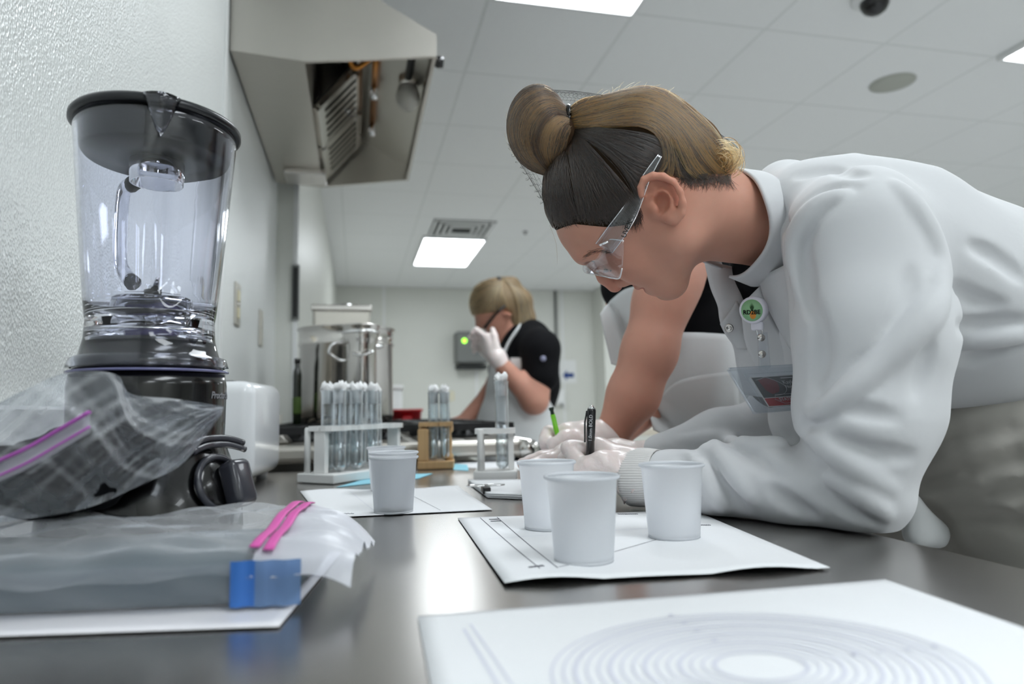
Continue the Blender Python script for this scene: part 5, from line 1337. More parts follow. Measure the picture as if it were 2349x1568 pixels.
# collar standing round the neck, open at the throat
Cn = A3(1694, 518, 0.772); e3 = unit(A3(1790, 545, 0.80) - hc(1600, 495)); e2 = unit(HC - e3*(HC @ e3)); e1 = np.cross(e2, e3)
if e1 @ UP < 0: e1 = -e1
def collar(u, v):
    ph = math.radians(-150 + 318*u); R = 0.0600 + 0.005*v - 0.002*math.cos(2*ph)
    h = -0.017 + 0.038*v
    return Cn + R*(math.cos(ph)*e1 + math.sin(ph)*e2) + e3*(h - 0.016*math.cos(ph) + 0.002*math.sin(5*ph)) 
def solid(o, th, off=0): md = o.modifiers.new('cloth', 'SOLIDIFY'); md.thickness = th; md.offset = off; return o
solid(sheet('collar', collar, 60, 8, M_coat, woman), 0.003)
# front panels: far lapel hanging open and near edge
def ribbon(name, Lp, Rp, dl, dr, m, bulge=0.0, nu=24, nv=10, par=None, wav=0.0):
    Lc = catmull(Lp, 6); Rc = catmull(Rp, 6); n = len(Lc)
    dl = np.interp(np.linspace(0, 1, n), np.linspace(0, 1, len(dl)), dl); dr = np.interp(np.linspace(0, 1, n), np.linspace(0, 1, len(dr)), dr)
    def fn(u, v):
        i = min(n - 1, int(round(u*(n - 1)))); a = A3(Lc[i][0], Lc[i][1], dl[i]); b = A3(Rc[i][0], Rc[i][1], dr[i])
        p = a*(1 - v) + b*v; return p - FW*(bulge*math.sin(math.pi*v) + wav*math.sin(7*v + 5*u))
    return solid(sheet(name, fn, n - 1, nv, m, par if par is not None else woman), 0.003)
ribbon('lapel', [(1618, 604), (1630, 660), (1645, 700), (1652, 742), (1682, 790), (1694, 845), (1712, 905)], [(1700, 618), (1706, 670), (1718, 725), (1742, 785), (1768, 830), (1792, 872), (1812, 915)],
       [0.845, 0.84, 0.835, 0.825, 0.83, 0.84, 0.84], [0.835, 0.83, 0.825, 0.82, 0.815, 0.81, 0.80], M_coat, bulge=0.012, wav=0.003)
ribbon('lapel_facing', [(1652, 742), (1664, 765), (1690, 800)], [(1690, 690), (1716, 740), (1744, 800)], [0.82, 0.82, 0.822], [0.815, 0.812, 0.812], M_coat, bulge=0.004)
ribbon('front_edge', [(1742, 636), (1756, 690), (1782, 745), (1815, 800), (1846, 838), (1862, 880)], [(1815, 600), (1840, 680), (1858, 750), (1872, 810), (1885, 850), (1895, 890)],
       [0.775, 0.765, 0.757, 0.75, 0.742, 0.74], [0.70, 0.70, 0.70, 0.70, 0.70, 0.70], M_coat, bulge=0.006, wav=0.002)
ribbon('front_lining', [(1745, 655), (1770, 725), (1806, 780), (1846, 822)], [(1700, 700), (1712, 790), (1742, 850), (1800, 915)], [0.78, 0.775, 0.77, 0.765], [0.80, 0.80, 0.80, 0.80], M_coat, bulge=0.0)
lathe('snap_button', [(0.0, 0.0015), (0.002, 0.0015), (0.0035, 0.001), (0.0045, 0.0018), (0.0055, 0.0)], M_steel_p, woman, n=20, c=A3(1672, 752, 0.803), axis=frame_axes(HC - RT*0.5))
bt = Clay(); bt.cone(A3(1735, 640, 0.84), A3(1800, 850, 0.84), 0.022, 0.05, 0.02).cone(A3(1790, 610, 0.83), A3(1860, 800, 0.84), 0.06, 0.06, 0.02)
clay_obj('black_top', bt, 0.005, M_blk, woman)
# grey trousers
tr = Clay(); 
tr.ball(A3(2335, 1035, 0.84), [0.138, 0.16, 0.135], 0.03).cone(A3(2300, 930, 0.83), A3(2450, 930, 0.88), 0.10, 0.125, 0.04).cone(A3(2420, 850, 0.84), A3(2440, 960, 0.86), 0.10, 0.12, 0.04)
hipw = A3(2335, 1035, 0.84)
for sy in (-0.07, 0.11):
    kn = np.array([hipw[0] + 0.02, hipw[1] + sy, 0.50]); tr.cone(hipw + [0, sy, -0.03], kn, 0.11, 0.085, 0.04).cone(kn, kn + [0.03, 0, -0.42], 0.085, 0.07, 0.03)
for pts, r in (([(2080, 1110), (2180, 1090), (2280, 1070), (2349, 1040)], 0.007), ([(2110, 1180), (2200, 1150), (2349, 1120)], 0.007), ([(2130, 1205), (2230, 1195), (2349, 1200)], 0.006), ([(2090, 1050), (2200, 1000), (2349, 980)], 0.004)):
    C = catmull(pts, 5); P = march(C[:, 0], C[:, 1], tr, d0=0.5); P = P[~np.isnan(P).any(1)]
    for i in range(len(P) - 1): tr.cone(P[i], P[i + 1], r, r, 0.012, mode='cut')
clay_obj('trousers', tr, 0.007, M_pants, woman)
hm = Clay(); hm.cone(A3(2088, 1150, 0.82), A3(2104, 1228, 0.82), 0.008, 0.014, 0.01).cone(A3(2102, 1220, 0.82), A3(2150, 1240, 0.82), 0.014, 0.008, 0.01).cone(A3(2090, 1150, 0.82), A3(2150, 1215, 0.82), 0.006, 0.012, 0.02)
clay_obj('apron_hem', hm, 0.004, M_apron, woman)

# ------------------------------------------------------------------ gloved hands
def hand(name, parent, wrist, knuckles, fingers, thumb, rp=0.019, rf=0.0105, mouth=None, material=None, step=0.0016, k=0.010):
    h = Clay()
    w = np.array(wrist)
    for kk in knuckles: h.cone(w, kk, rp*1.05, rp*0.72, 0.016)
    for a, b in zip(knuckles[:-1], knuckles[1:]): h.cone(a, b, rp*0.66, rp*0.66, 0.012)
    for f in fingers:
        n = len(f); h.path(f, [rf*(1.04 - 0.22*i/(n - 1)) for i in range(n)], 0.002)
    n = len(thumb); h.path(thumb, [rf*(1.5 - 0.5*i/(n - 1)) for i in range(n)], 0.006)
    if mouth is not None: h.cone(w, mouth, rp*1.0, rp*1.25, 0.01)
    h.func(lambda P: 0.0007*np.sin(260*P[..., 0] + 160*P[..., 2] + 90*P[..., 1])*np.sin(120*P[..., 1] - 140*P[..., 2]), w - 0.25, w + 0.25, 0, 'warp')
    h.func(lambda P: (CT + 0.0022) - P[..., 2], w - 0.25, w + 0.25, 0, 'clip')
    return clay_obj(name, h, step, material or M_glove, parent, smooth=2), h
K = [A3(1375, 1034, 0.838), A3(1372, 1046, 0.852), A3(1378, 1062, 0.852), A3(1388, 1076, 0.842)]
F_ = [[K[0], A3(1306, 1028, 0.832), A3(1322, 1052, 0.820), A3(1346, 1066, 0.815)],
      [K[1], A3(1300, 1052, 0.850), A3(1318, 1076, 0.838), A3(1345, 1088, 0.832)],
      [K[2], A3(1318, 1074, 0.862), A3(1322, 1096, 0.852), A3(1350, 1104, 0.842)],
      [K[3], A3(1338, 1092, 0.852), A3(1345, 1108, 0.842), A3(1370, 1110, 0.832)]]
TH = [A3(1432, 1080, 0.806), A3(1385, 1062, 0.800), A3(1350, 1072, 0.803), A3(1328, 1082, 0.806)]
gl1, h1 = hand('glove', woman, A3(1452, 1082, 0.812), K, F_, TH, rp=0.021, rf=0.0112)
# crinkled open mouth of the glove at the wrist
def gm(u, v):
    ph = 2*math.pi*u; a_ = A3(1432, 1082, 0.812); b_ = A3(1468, 1098, 0.805); ax = unit(b_ - a_); AX = frame_axes(ax)
    R = 0.024 + 0.009*v + 0.0022*math.sin(7*ph + 3*v)*v + 0.0015*math.sin(13*ph); return a_ + AX @ np.array([R*math.cos(ph), R*math.sin(ph), 0]) + ax*(v*np.linalg.norm(b_ - a_)*(1.0 + 0.25*math.sin(2*ph + 1)))
def clampz(fn): 
    def g_(u, v): p = np.array(fn(u, v)); p[2] = max(p[2], CT + 0.003); return p
    return g_
solid(sheet('glove_mouth', clampz(gm), 64, 8, M_glove, woman), 0.0008)
K2 = [A3(1300, 1046, 0.925), A3(1296, 1044, 0.95), A3(1298, 1042, 0.975), A3(1306, 1042, 0.995)]
F2 = [[K2[0], A3(1255, 1054, 0.915), A3(1222, 1066, 0.905)], [K2[1], A3(1240, 1050, 0.945), A3(1200, 1064, 0.935)], [K2[2], A3(1244, 1048, 0.975), A3(1208, 1060, 0.97)], [K2[3], A3(1260, 1048, 1.0), A3(1232, 1056, 1.0)]]
T2 = [A3(1370, 1066, 0.915), A3(1330, 1074, 0.90), A3(1300, 1082, 0.885)]
hand('glove', woman, A3(1420, 1050, 0.945), K2, F2, T2, rp=0.019, rf=0.0105, mouth=A3(1480, 1048, 0.93))

# ------------------------------------------------------------------ black pen in her hand
pt, pb_ = A3(1357, 936, 0.812), A3(1352, 1098, 0.822)
pax = unit(pt - pb_); PA = frame_axes(pax); PL = np.linalg.norm(pt - pb_)
t = empty('pen', pb_, 'black ballpoint pen held upright in the gloved hand', 'pen')
M_pen = mat('black_pen_plastic', (18, 18, 20), rough=0.2, var=0.1, coat=0.4)
lathe('barrel', [(0.0, 0.0), (0.0008, 0.001), (0.003, 0.012), (0.0048, 0.02), (0.0052, 0.03), (0.0050, PL*0.55), (0.0053, PL*0.56), (0.0053, PL*0.97), (0.0046, PL)], M_pen, t, n=20, axis=PA)
lathe('push_button', [(0.0046, PL), (0.0030, PL + 0.0015), (0.0028, PL + 0.003), (0.0, PL + 0.0035)], M_chrome, t, n=16, axis=PA)
fr_ = unit(HC - pax*(HC @ pax)); sd_ = np.cross(pax, fr_)
M_wprint = mat('white_print', (205, 205, 208), rough=0.5)
cl = Geo(); cl.tube([PA @ np.array([0, 0, 0]) + sd_*-0.0055 + pax*(PL*0.96), sd_*-0.0075 + pax*(PL*0.8), sd_*-0.0068 + pax*(PL*0.52)], 0.0011, n=8); cl.build('clip', M_pen, t)
text('lettering', '1.0mm BOLD', 0.0058, mat4(pax, -sd_ if (np.cross(pax, -sd_) @ HC) > 0 else sd_, fr_, pax*(PL*0.55) + fr_*0.0052), M_wprint, t, extrude=0.0002)

# ------------------------------------------------------------------ safety glasses
t = empty('safety_glasses', hc(1390, 600), 'clear plastic safety glasses worn by the woman in the lab coat', 'safety glasses')
def gpart(o): return place(o, t)
# wrap lens: from the brow front round to the side, drawn for one eye and mirrored
def lens(sg):
    # edge curves from nose bridge (c small) to temple
    topc = [(1338, 604, 4), (1346, 594, 40), (1360, 578, 80), (1382, 556, 108), (1402, 540, 122), (1434, 542, 132)]
    botc = [(1366, 628, 6), (1376, 626, 44), (1392, 624, 84), (1410, 624, 108), (1424, 622, 120), (1430, 600, 130)]
    Tc = catmull(topc, 6); Bc = catmull(botc, 6)
    def fn(u, v):
        i = min(len(Tc) - 1, int(round(u*(len(Tc) - 1)))); p = Tc[i]*(1 - v) + Bc[i]*v; b = 9*math.sin(math.pi*v)
        return hc(p[0] - b*(1 - u)*1.1, p[1] + b*0.8, sg*(p[2] + b*u*0.5))
    return fn, Tc, Bc
M_lens = M_clear; M_rimw = mat('bright_clear_edge', (252, 253, 255), rough=0.05, var=0.0, thin=0.35, fall=0.2, metal=1.0)
for sg in (1, -1):
    fn, Tc, Bc = lens(sg)
    gpart(solid(sheet('lens', fn, len(Tc) - 1, 10, M_lens), 0.0012))
    for C in (Tc, Bc):
        gpart(tube('lens_rim', [hc(p[0], p[1], sg*p[2]) for p in C], 0.0009, M_rimw, None, n=6))
    # temple arm with raised edges
    ar = [(1386, 556, 118), (1412, 520, 138), (1440, 480, 150), (1462, 440, 154), (1480, 405, 156), (1508, 362, 150)]; wd = [20, 20, 17, 12, 8, 4]
    C = catmull([a + (w_,) for a, w_ in zip(ar, wd)], 6)
    dirn = np.array([0.86, 0.5])
    fa_ = lambda u, v: hc(*(lambda q: (q[0] + dirn[0]*q[3]*(v - 0.35)*2, q[1] + dirn[1]*q[3]*(v - 0.35)*2, sg*q[2]))(C[min(len(C) - 1, int(round(u*(len(C) - 1))))]))
    gpart(solid(sheet('temple_arm', fa_, len(C) - 1, 4, M_clear2), 0.0016))
    for vv in (0, 1): gpart(tube('arm_edge', [fa_(i/(len(C) - 1), vv) for i in range(len(C))], 0.0006, M_rimw, None, n=5))
    gpart(tube('hinge', [hc(1382, 552, sg*124), hc(1400, 544, sg*128)], 0.0013, M_rimw, None, n=8))
dx = unit(hc(1452, 500) - hc(1437, 536)); dy_ = unit(np.cross(HC, dx))
uv = text('lettering', 'UVEX', 15*S, mat4(dx, dy_, HC, hc(1433, 533, 158)), M_black, None, extrude=0.0001, bold=0.0001)
place(uv, t)

# ------------------------------------------------------------------ badge reel and badge
t = empty('badge_reel', A3(1730, 712, 0.745), 'round white badge reel with a green pineapple sticker clipped to the coat', 'badge reel')
bn = unit(HC - RT*0.7 + UP*0.05); bx1 = unit(np.cross(UP, bn)); by1 = np.cross(bn, bx1); BA = np.stack([bx1, by1, bn], 1); bc_ = A3(1731, 710, 0.757)
M_reel = mat('white_reel_plastic', (232, 230, 240), rough=0.3, var=0.02); M_stk = mat('green_sticker', (150, 200, 150), rough=0.4, var=0.05)
M_leaf = mat('leaf_print', (40, 76, 40), rough=0.6); M_pine = mat('pineapple_print', (222, 146, 58), rough=0.6, var=0.25, vscale=900)
gp_ = lambda o: place(o, t)
rr_ = 0.0152
gp_(lathe('housing', [(0.0, -0.004), (rr_ - 0.002, -0.004), (rr_, -0.002), (rr_, 0.006), (rr_ - 0.0015, 0.0075), (rr_ - 0.0025, 0.0075), (0.0, 0.0072)], M_reel, None, n=48, c=bc_, axis=BA))
gp_(lathe('sticker', [(0.0, 0.0079), (rr_ - 0.003, 0.0079), (rr_ - 0.003, 0.0070)], M_stk, None, n=48, c=bc_, axis=BA))
L_ = lambda x, y, z: bc_ + BA @ np.array([x, y, z])
gp_(new_obj('pineapple', [L_(0.0012 + 0.0036*math.cos(a), -0.0052 + 0.0046*math.sin(a), 0.0082) for a in np.linspace(0, 6.28, 16, endpoint=False)], [tuple(range(16))], M_pine, None))
g = Geo()
for k in range(9):
    a = math.radians(90 + (k - 4)*7); l = 0.0095 - abs(k - 4)*0.0009; g.add([L_(0.0005 - 0.0008, -0.0006, 0.0082), L_(0.0005 + 0.0008, -0.0006, 0.0082), L_(0.0005 + l*math.cos(a), -0.0006 + l*math.sin(a), 0.0082 + k*0.00002)], [(0, 1, 2)])
gp_(g.build('pineapple_leaves', M_leaf, None, smooth=False))
gp_(text('lettering', 'RD2BE', 0.0068, mat4(bx1, by1, bn, L_(0, -0.0022, 0.0085)), M_black, None, extrude=0.0001, align='CENTER', bold=0.00015))
gp_(box('strap_lug', L_(0.003, -rr_ - 0.003, 0.002), (0.014, 0.010, 0.005), M_reel, bevel=0.002, rot=BA))
gp_(tube('spring_ring', [A3(1736, 756, 0.752), A3(1738, 766, 0.75), A3(1744, 775, 0.748), A3(1749, 764, 0.75), A3(1748, 752, 0.752)], 0.0006, M_chrome, None, n=6, sm=5))
st = [A3(1737, 764, 0.748), A3(1760, 762, 0.748), A3(1768, 842, 0.728), A3(1740, 844, 0.728)]
gp_(solid(sheet('clear_strap', lambda u, v: (st[0]*(1 - v) + st[1]*v)*(1 - u) + (st[3]*(1 - v) + st[2]*v)*u, 10, 4, M_clear2), 0.0008))
for (x, y, d) in ((1746, 774, 0.744), (1748, 812, 0.733)):
    gp_(lathe('snap', [(0, 0.002), (0.0018, 0.002), (0.0022, 0.0008), (0.0038, 0.0014), (0.0042, 0.0)], M_steel_p, None, n=20, c=A3(x, y, d), axis=frame_axes(-ray(x, y))))
bTL = A3(1668, 846, 0.715); bTR = A3(1884, 834, 0.762); bBL = A3(1724, 948, 0.678)
t = empty('name_badge', bTL, 'clear name badge holder with a dark red-banded card hanging from the reel', 'name badge')
ux_ = bTR - bTL; wB = np.linalg.norm(ux_); ux_ = ux_/wB; vy = bBL - bTL; vy = vy - ux_*(vy @ ux_); hB = np.linalg.norm(vy); vy = vy/hB; nB = np.cross(vy, ux_)
if nB @ HC < 0: nB = -nB
def bp_(u, v, z=0.0): return bTL + ux_*(u*wB) + vy*(v*hB) + nB*z
gB = lambda o: place(o, t)
def quad(nm, u0, v0, u1, v1, z, m, th=0.0004): 
    g = Geo(); g.add([bp_(u0, v0, z), bp_(u1, v0, z), bp_(u1, v1, z), bp_(u0, v1, z), bp_(u0, v0, z - th), bp_(u1, v0, z - th), bp_(u1, v1, z - th), bp_(u0, v1, z - th)], [(0, 3, 2, 1), (4, 5, 6, 7), (0, 1, 5, 4), (1, 2, 6, 5), (2, 3, 7, 6), (3, 0, 4, 7)])
    return gB(g.build(nm, m, None, smooth=False))
M_cardg = mat('card_dark_grey', (62, 64, 68), rough=0.4, var=0.1); M_cardr = mat('card_red', (176, 34, 44), rough=0.4, var=0.1); M_cardp = mat('card_photo_pale', (196, 202, 212), rough=0.4)
M_cardm = mat('card_maroon', (120, 34, 50), rough=0.4, var=0.2)
quad('holder_film', 0.0, 0.0, 1.0, 1.0, 0.0022, M_clear2)
quad('holder_back', 0.0, 0.0, 1.0, 1.0, -0.0010, M_clear2)
rim = [bp_(u, v, 0.001) for u, v in ((0.03, 0), (0.97, 0), (1, 0.06), (1, 0.94), (0.97, 1), (0.03, 1), (0, 0.94), (0, 0.06), (0.03, 0))]
gB(tube('holder_rim', rim, 0.0009, M_clear2, None, n=6))
gB(tube('holder_rim', [bp_(0.12 + (u - 0.12)*1.0, v, 0.0014) for u, v in ((0.12, 0.16), (0.95, 0.16), (0.95, 0.92), (0.12, 0.92), (0.12, 0.16))], 0.0005, M_clear2, None, n=5))
quad('card', 0.17, 0.22, 0.96, 0.90, 0.0004, M_white)
quad('card_field', 0.18, 0.245, 0.95, 0.70, 0.0009, M_cardg)
quad('red_band', 0.18, 0.72, 0.95, 0.885, 0.0009, M_cardr)
ms = [(0.22, 0.30), (0.30, 0.27), (0.36, 0.30), (0.40, 0.38), (0.39, 0.50), (0.36, 0.60), (0.28, 0.64), (0.24, 0.55), (0.23, 0.42)]
gB(new_obj('maroon_shape', [bp_(u, v, 0.0012) for u, v in ms], [tuple(range(len(ms)))], M_cardm, None))
gB(tube('map_outline', [bp_(u, v, 0.0014) for u, v in [(0.20, 0.31), (0.25, 0.29), (0.31, 0.26), (0.36, 0.31), (0.41, 0.38), (0.45, 0.47), (0.44, 0.58), (0.38, 0.66), (0.30, 0.68)]], 0.00025, M_wprint, None, n=4, sm=3))
quad('portrait_field', 0.70, 0.34, 0.93, 0.68, 0.0012, M_cardp)
gB(new_obj('portrait_hair', [bp_(0.80 + 0.055*math.cos(a), 0.54 + 0.17*math.sin(a), 0.0015) for a in np.linspace(0, 6.28, 18, endpoint=False)], [tuple(range(18))], M_hair_d, None))
gB(new_obj('portrait_face', [bp_(0.81 + 0.030*math.cos(a), 0.49 + 0.075*math.sin(a), 0.0018) for a in np.linspace(0, 6.28, 18, endpoint=False)], [tuple(range(18))], mat('portrait_skin', (196, 146, 122), rough=0.5), None))
mB = lambda u, v: mat4(ux_, -vy, nB, bp_(u, v, 0.0014))
for s_, u, v, sz in (('Kaylen', 0.45, 0.40, 0.0072), ('Nutritional', 0.45, 0.50, 0.0056), ('Science', 0.49, 0.585, 0.0056), ('A-STATE', 0.72, 0.81, 0.0066)):
    gB(text('lettering', s_, sz, mB(u, v), M_wprint, None, extrude=0.0001))
quad('top_slot', 0.46, 0.285, 0.58, 0.305, 0.0013, M_wprint)
lg = [(0.30, 0.66), (0.66, 0.66), (0.70, 0.74), (0.66, 0.86), (0.34, 0.86), (0.27, 0.76)]
gB(tube('letter_logo_outline', [bp_(u, v, 0.0014) for u, v in lg + lg[:1]], 0.0003, M_wprint, None, n=4))
gB(text('lettering', 'STATE', 0.0058, mB(0.31, 0.77), M_wprint, None, extrude=0.0001, bold=0.0001))
gB(text('lettering', 'A', 0.012, mB(0.455, 0.76), M_cardr, None, extrude=0.0004, bold=0.0003))
# ------------------------------------------------------------------ second woman writing behind her (head hidden by the first)
def simple_tint(V): return np.ones((len(V), 3))
m2 = Clay()
arm1 = [A3(1576, 580, 1.13), A3(1540, 650, 1.11), A3(1519, 692, 1.10), A3(1490, 805, 1.085), A3(1453, 905, 1.09), A3(1395, 1012, 1.10)]
m2.path(arm1, [0.046, 0.0465, 0.0455, 0.0425, 0.040, 0.026], 0.02)
arm2 = [A3(1440, 690, 1.36), A3(1530, 905, 1.33), A3(1385, 1018, 1.16)]
m2.path(arm2, [0.045, 0.034, 0.024], 0.015)
tor = [A3(1545, 640, 1.30), A3(1610, 850, 1.32), A3(1760, 1030, 1.36)]
m2.path(tor, [0.11, 0.105, 0.11], 0.04)
m2.cone(A3(1545, 560, 1.28), A3(1520, 500, 1.26), 0.055, 0.05, 0.03)
hd2 = A3(1500, 470, 1.25); f2 = unit([-0.66, -0.42, -0.62]); s2_ = unit(np.cross(f2, [0, 0, 1])); u2h = np.cross(s2_, f2); AX2 = np.stack([f2, u2h, s2_], 1)
L2 = lambda f, u, s: hd2 + f2*f + u2h*u + s2_*s
m2.ball(hd2, [0.093, 0.086, 0.073], 0.02, AX2).cone(L2(0.03, -0.03, 0), L2(0.06, -0.095, 0), 0.055, 0.028, 0.03).ball(L2(0.078, -0.10, 0), [0.02, 0.018, 0.02], 0.02, AX2)
m2.cone(L2(0.088, -0.005, 0), L2(0.108, -0.045, 0), 0.008, 0.011, 0.012).ball(L2(0.086, -0.072, 0), [0.010, 0.008, 0.022], 0.008, AX2)
for s_ in (-1, 1): m2.ball(L2(0.088, -0.004, 0.032*s_), [0.012, 0.011, 0.014], 0.008, AX2, 'cut').ball(L2(0.078, -0.004, 0.032*s_), [0.012, 0.012, 0.012], 0.004, AX2).ball(L2(-0.005, -0.02, 0.075*s_), [0.020, 0.030, 0.009], 0.006, AX2)
hip2 = A3(1930, 1100, 1.36); m2.cone(tor[2], hip2, 0.11, 0.12, 0.04)
legs2 = []
for s_ in (-0.09, 0.09):
    a = hip2 + [0.02, s_, -0.05]; b = np.array([a[0] + 0.02, a[1], 0.5]); c = np.array([a[0] + 0.05, a[1], 0.07])
    legs2.append((a, b, c)); m2.path([a, b, c], [0.085, 0.06, 0.04], 0.03); m2.cone(c + [0, 0, -0.03], c + [-0.14, 0, -0.035], 0.035, 0.03, 0.02)
p2 = clay_obj('person', m2, 0.006, M_skin2, None, smooth=3, colour=simple_tint)
tag(p2, 'person in a black top and white apron writing behind the lab coat woman, head hidden', 'person')
tp = Clay(); tp.path(tor, [0.125, 0.118, 0.125], 0.04); tp.cone(A3(1425, 660, 1.34), A3(1490, 620, 1.30), 0.040, 0.075, 0.03); tp.cone(arm1[0] + [0, 0.06, 0.02], A3(1600, 600, 1.18), 0.062, 0.058, 0.02)
clay_obj('black_top', tp, 0.007, M_blk, p2)
tj = Clay(); tj.cone(tor[2], hip2, 0.12, 0.132, 0.04)
for a, b, c in legs2: tj.path([a, b, c], [0.10, 0.078, 0.065], 0.03)
clay_obj('trousers', tj, 0.008, M_navy, p2)
hr2 = Clay(); hr2.ball(hd2 + u2h*0.010 - f2*0.006, [0.104, 0.096, 0.086], 0.02, AX2)
hr2.func(lambda P: 0.8*((P - hd2) @ f2) - 0.6*((P - hd2) @ u2h) - 0.030, hd2 - 0.15, hd2 + 0.15, 0, 'clip')
hr2.cone(L2(-0.07, 0.02, 0), L2(-0.115, -0.01, 0), 0.05, 0.04, 0.02).cone(L2(-0.115, -0.01, 0), L2(-0.125, -0.11, 0.02), 0.035, 0.018, 0.02)
clay_obj('hair', hr2, 0.005, mat('brown_tied_hair', (82, 60, 44), rough=0.6, spec=0.25, var=0.5, vscale=50, stretch=(1, 1, 0.25), bump=0.35, bscale=150), p2)
def marched_sheet(name, T, B, sdf, off, m, par, nu=20, nv=16, th=0.003, d1=2.5):
    Tc = catmull(T, 6); Bc = catmull(B, 6); ti = np.linspace(0, len(Tc) - 1, nu + 1); bi = np.linspace(0, len(Bc) - 1, nu + 1)
    def itp(C, x): return np.stack([np.interp(x, np.arange(len(C)), C[:, q]) for q in (0, 1)], 1)
    tp_, bp2 = itp(Tc, ti), itp(Bc, bi); V = []
    grid = np.array([[tp_[i]*(1 - j/nv) + bp2[i]*(j/nv) for j in range(nv + 1)] for i in range(nu + 1)]).reshape(-1, 2)
    P = march(grid[:, 0], grid[:, 1], sdf, d0=0.6, d1=d1, n=60); bad = np.isnan(P).any(1)
    dep = (P - CAM) @ FW; med = np.nanmedian(dep); dep[bad] = med
    dep = dep.reshape(nu + 1, nv + 1)
    for _ in range(3):
        q = np.pad(dep, 1, mode='edge'); dep = (q[:-2, 1:-1] + q[2:, 1:-1] + q[1:-1, :-2] + q[1:-1, 2:] + 2*dep)/6
    dep = dep.reshape(-1) - off + 0.004*np.sin(grid[:, 0]/17.0 + grid[:, 1]/60.0)
    V = [A3(g_[0], g_[1], d_) for g_, d_ in zip(grid, dep)]
    w_ = nv + 1; F = [(i*w_ + j, (i + 1)*w_ + j, (i + 1)*w_ + j + 1, i*w_ + j + 1) for i in range(nu) for j in range(nv)]
    return solid(new_obj(name, V, F, m, par), th)
marched_sheet('apron_bib', [(1376, 720), (1400, 690), (1432, 664), (1462, 655)], [(1402, 835), (1420, 840), (1450, 845), (1480, 850)], tp, 0.02, M_apron, p2)
marched_sheet('apron_skirt', [(1440, 766), (1540, 762), (1640, 764), (1740, 775)], [(1500, 985), (1560, 1010), (1640, 1020), (1750, 1025)], tp, 0.015, M_apron, p2)
marched_sheet('apron_pocket', [(1506, 925), (1545, 880), (1600, 862), (1690, 850)], [(1520, 975), (1560, 985), (1620, 990), (1700, 995)], tp, 0.021, M_apron, p2)
g = Geo(); g.tube([A3(1462, 655, 1.22), A3(1500, 600, 1.21), A3(1530, 560, 1.22)], 0.008, n=8, flat=0.3); g.build('apron_strap', M_apron, p2)
K3 = [A3(1302, 995, 1.10), A3(1298, 1004, 1.12), A3(1300, 1012, 1.13), A3(1308, 1020, 1.13)]
F3 = [[K3[0], A3(1258, 990, 1.10), A3(1250, 1010, 1.085), A3(1276, 1020, 1.08)], [K3[1], A3(1252, 1004, 1.12), A3(1252, 1022, 1.11), A3(1280, 1028, 1.10)],
      [K3[2], A3(1260, 1016, 1.13), A3(1262, 1030, 1.12), A3(1288, 1034, 1.11)], [K3[3], A3(1270, 1024, 1.13), A3(1275, 1036, 1.12), A3(1295, 1038, 1.11)]]
T3 = [A3(1335, 1012, 1.075), A3(1300, 1006, 1.065), A3(1272, 1018, 1.07)]
hand('glove', p2, A3(1350, 1008, 1.09), K3, F3, T3, rp=0.024, rf=0.0115, mouth=A3(1385, 1004, 1.09), step=0.0024)
K4 = [A3(1330, 1030, 1.14), A3(1330, 1026, 1.16), A3(1334, 1024, 1.18), A3(1342, 1022, 1.20)]
F4 = [[k_, k_ + (A3(1280, 1034, 1.15) - A3(1330, 1028, 1.15)), k_ + (A3(1262, 1048, 1.14) - A3(1330, 1028, 1.15))] for k_ in K4]
hand('glove', p2, A3(1378, 1020, 1.155), K4, F4, [A3(1360, 1034, 1.13), A3(1330, 1040, 1.12), A3(1312, 1046, 1.11)], rp=0.020, rf=0.010, mouth=A3(1400, 1012, 1.15), step=0.003)
# green pencil
a, b = A3(1264, 934, 1.085), A3(1288, 1036, 1.075); ax_ = unit(a - b); PA2 = frame_axes(ax_); L = np.linalg.norm(a - b)
t = empty('pencil', b, 'green mechanical pencil held by the gloved hand behind the pen', 'pencil')
M_pgr = mat('green_pencil', (120, 200, 40), rough=0.3, var=0.05)
M_dgr = mat('dark_green_pencil', (22, 46, 34), rough=0.3, var=0.05)
lathe('tip', [(0.0, 0), (0.003, 0.012), (0.0034, L*0.38)], M_dgr, t, n=14, axis=PA2); lathe('barrel', [(0.0038, L*0.38), (0.004, L*0.42), (0.004, L*0.84)], M_pgr, t, n=14, axis=PA2)
lathe('eraser_cap', [(0.0032, L*0.84), (0.0030, L*0.93), (0.004, L*0.94), (0.004, L), (0, L)], M_dgr, t, n=14, axis=PA2)

# ------------------------------------------------------------------ third woman far back by the range
D3 = 2.74; Q = D3/F_PX
def B3(px, py, c=0.0): return A3(px, py, D3 - c)
m3 = Clay()
hx_, hy_ = 1136, 708
b1 = -ray(hx_, hy_); b1 = unit(b1); bA = unit(RT - b1*(RT @ b1)); bB = np.cross(b1, bA)
f3 = unit(bA*-0.62 + bB*-0.78); u3_ = unit(bA*-0.78 + bB*0.62); AX3 = np.stack([f3, u3_, b1], 1)
hd3 = B3(1140, 700)
m3.ball(hd3, [0.098, 0.09, 0.076], 0.02, AX3)
m3.cone(B3(1128, 728), B3(1152, 762), 0.062, 0.030, 0.03); m3.ball(B3(1098, 745), [0.014, 0.014, 0.014], 0.015); m3.ball(B3(1150, 768), [0.028, 0.026, 0.03], 0.02)
m3.ball(B3(1165, 722, 0.078), [0.016, 0.024, 0.008], 0.006)
m3.cone(B3(1165, 735), B3(1200, 790), 0.05, 0.055, 0.03)
m3.path([B3(1205, 790), B3(1205, 880), B3(1185, 980)], [0.10, 0.115, 0.12], 0.04)
m3.cone(B3(1185, 980), np.array([B3(1190, 980)[0], B3(1190, 980)[1], 0.80]), 0.12, 0.12, 0.04)
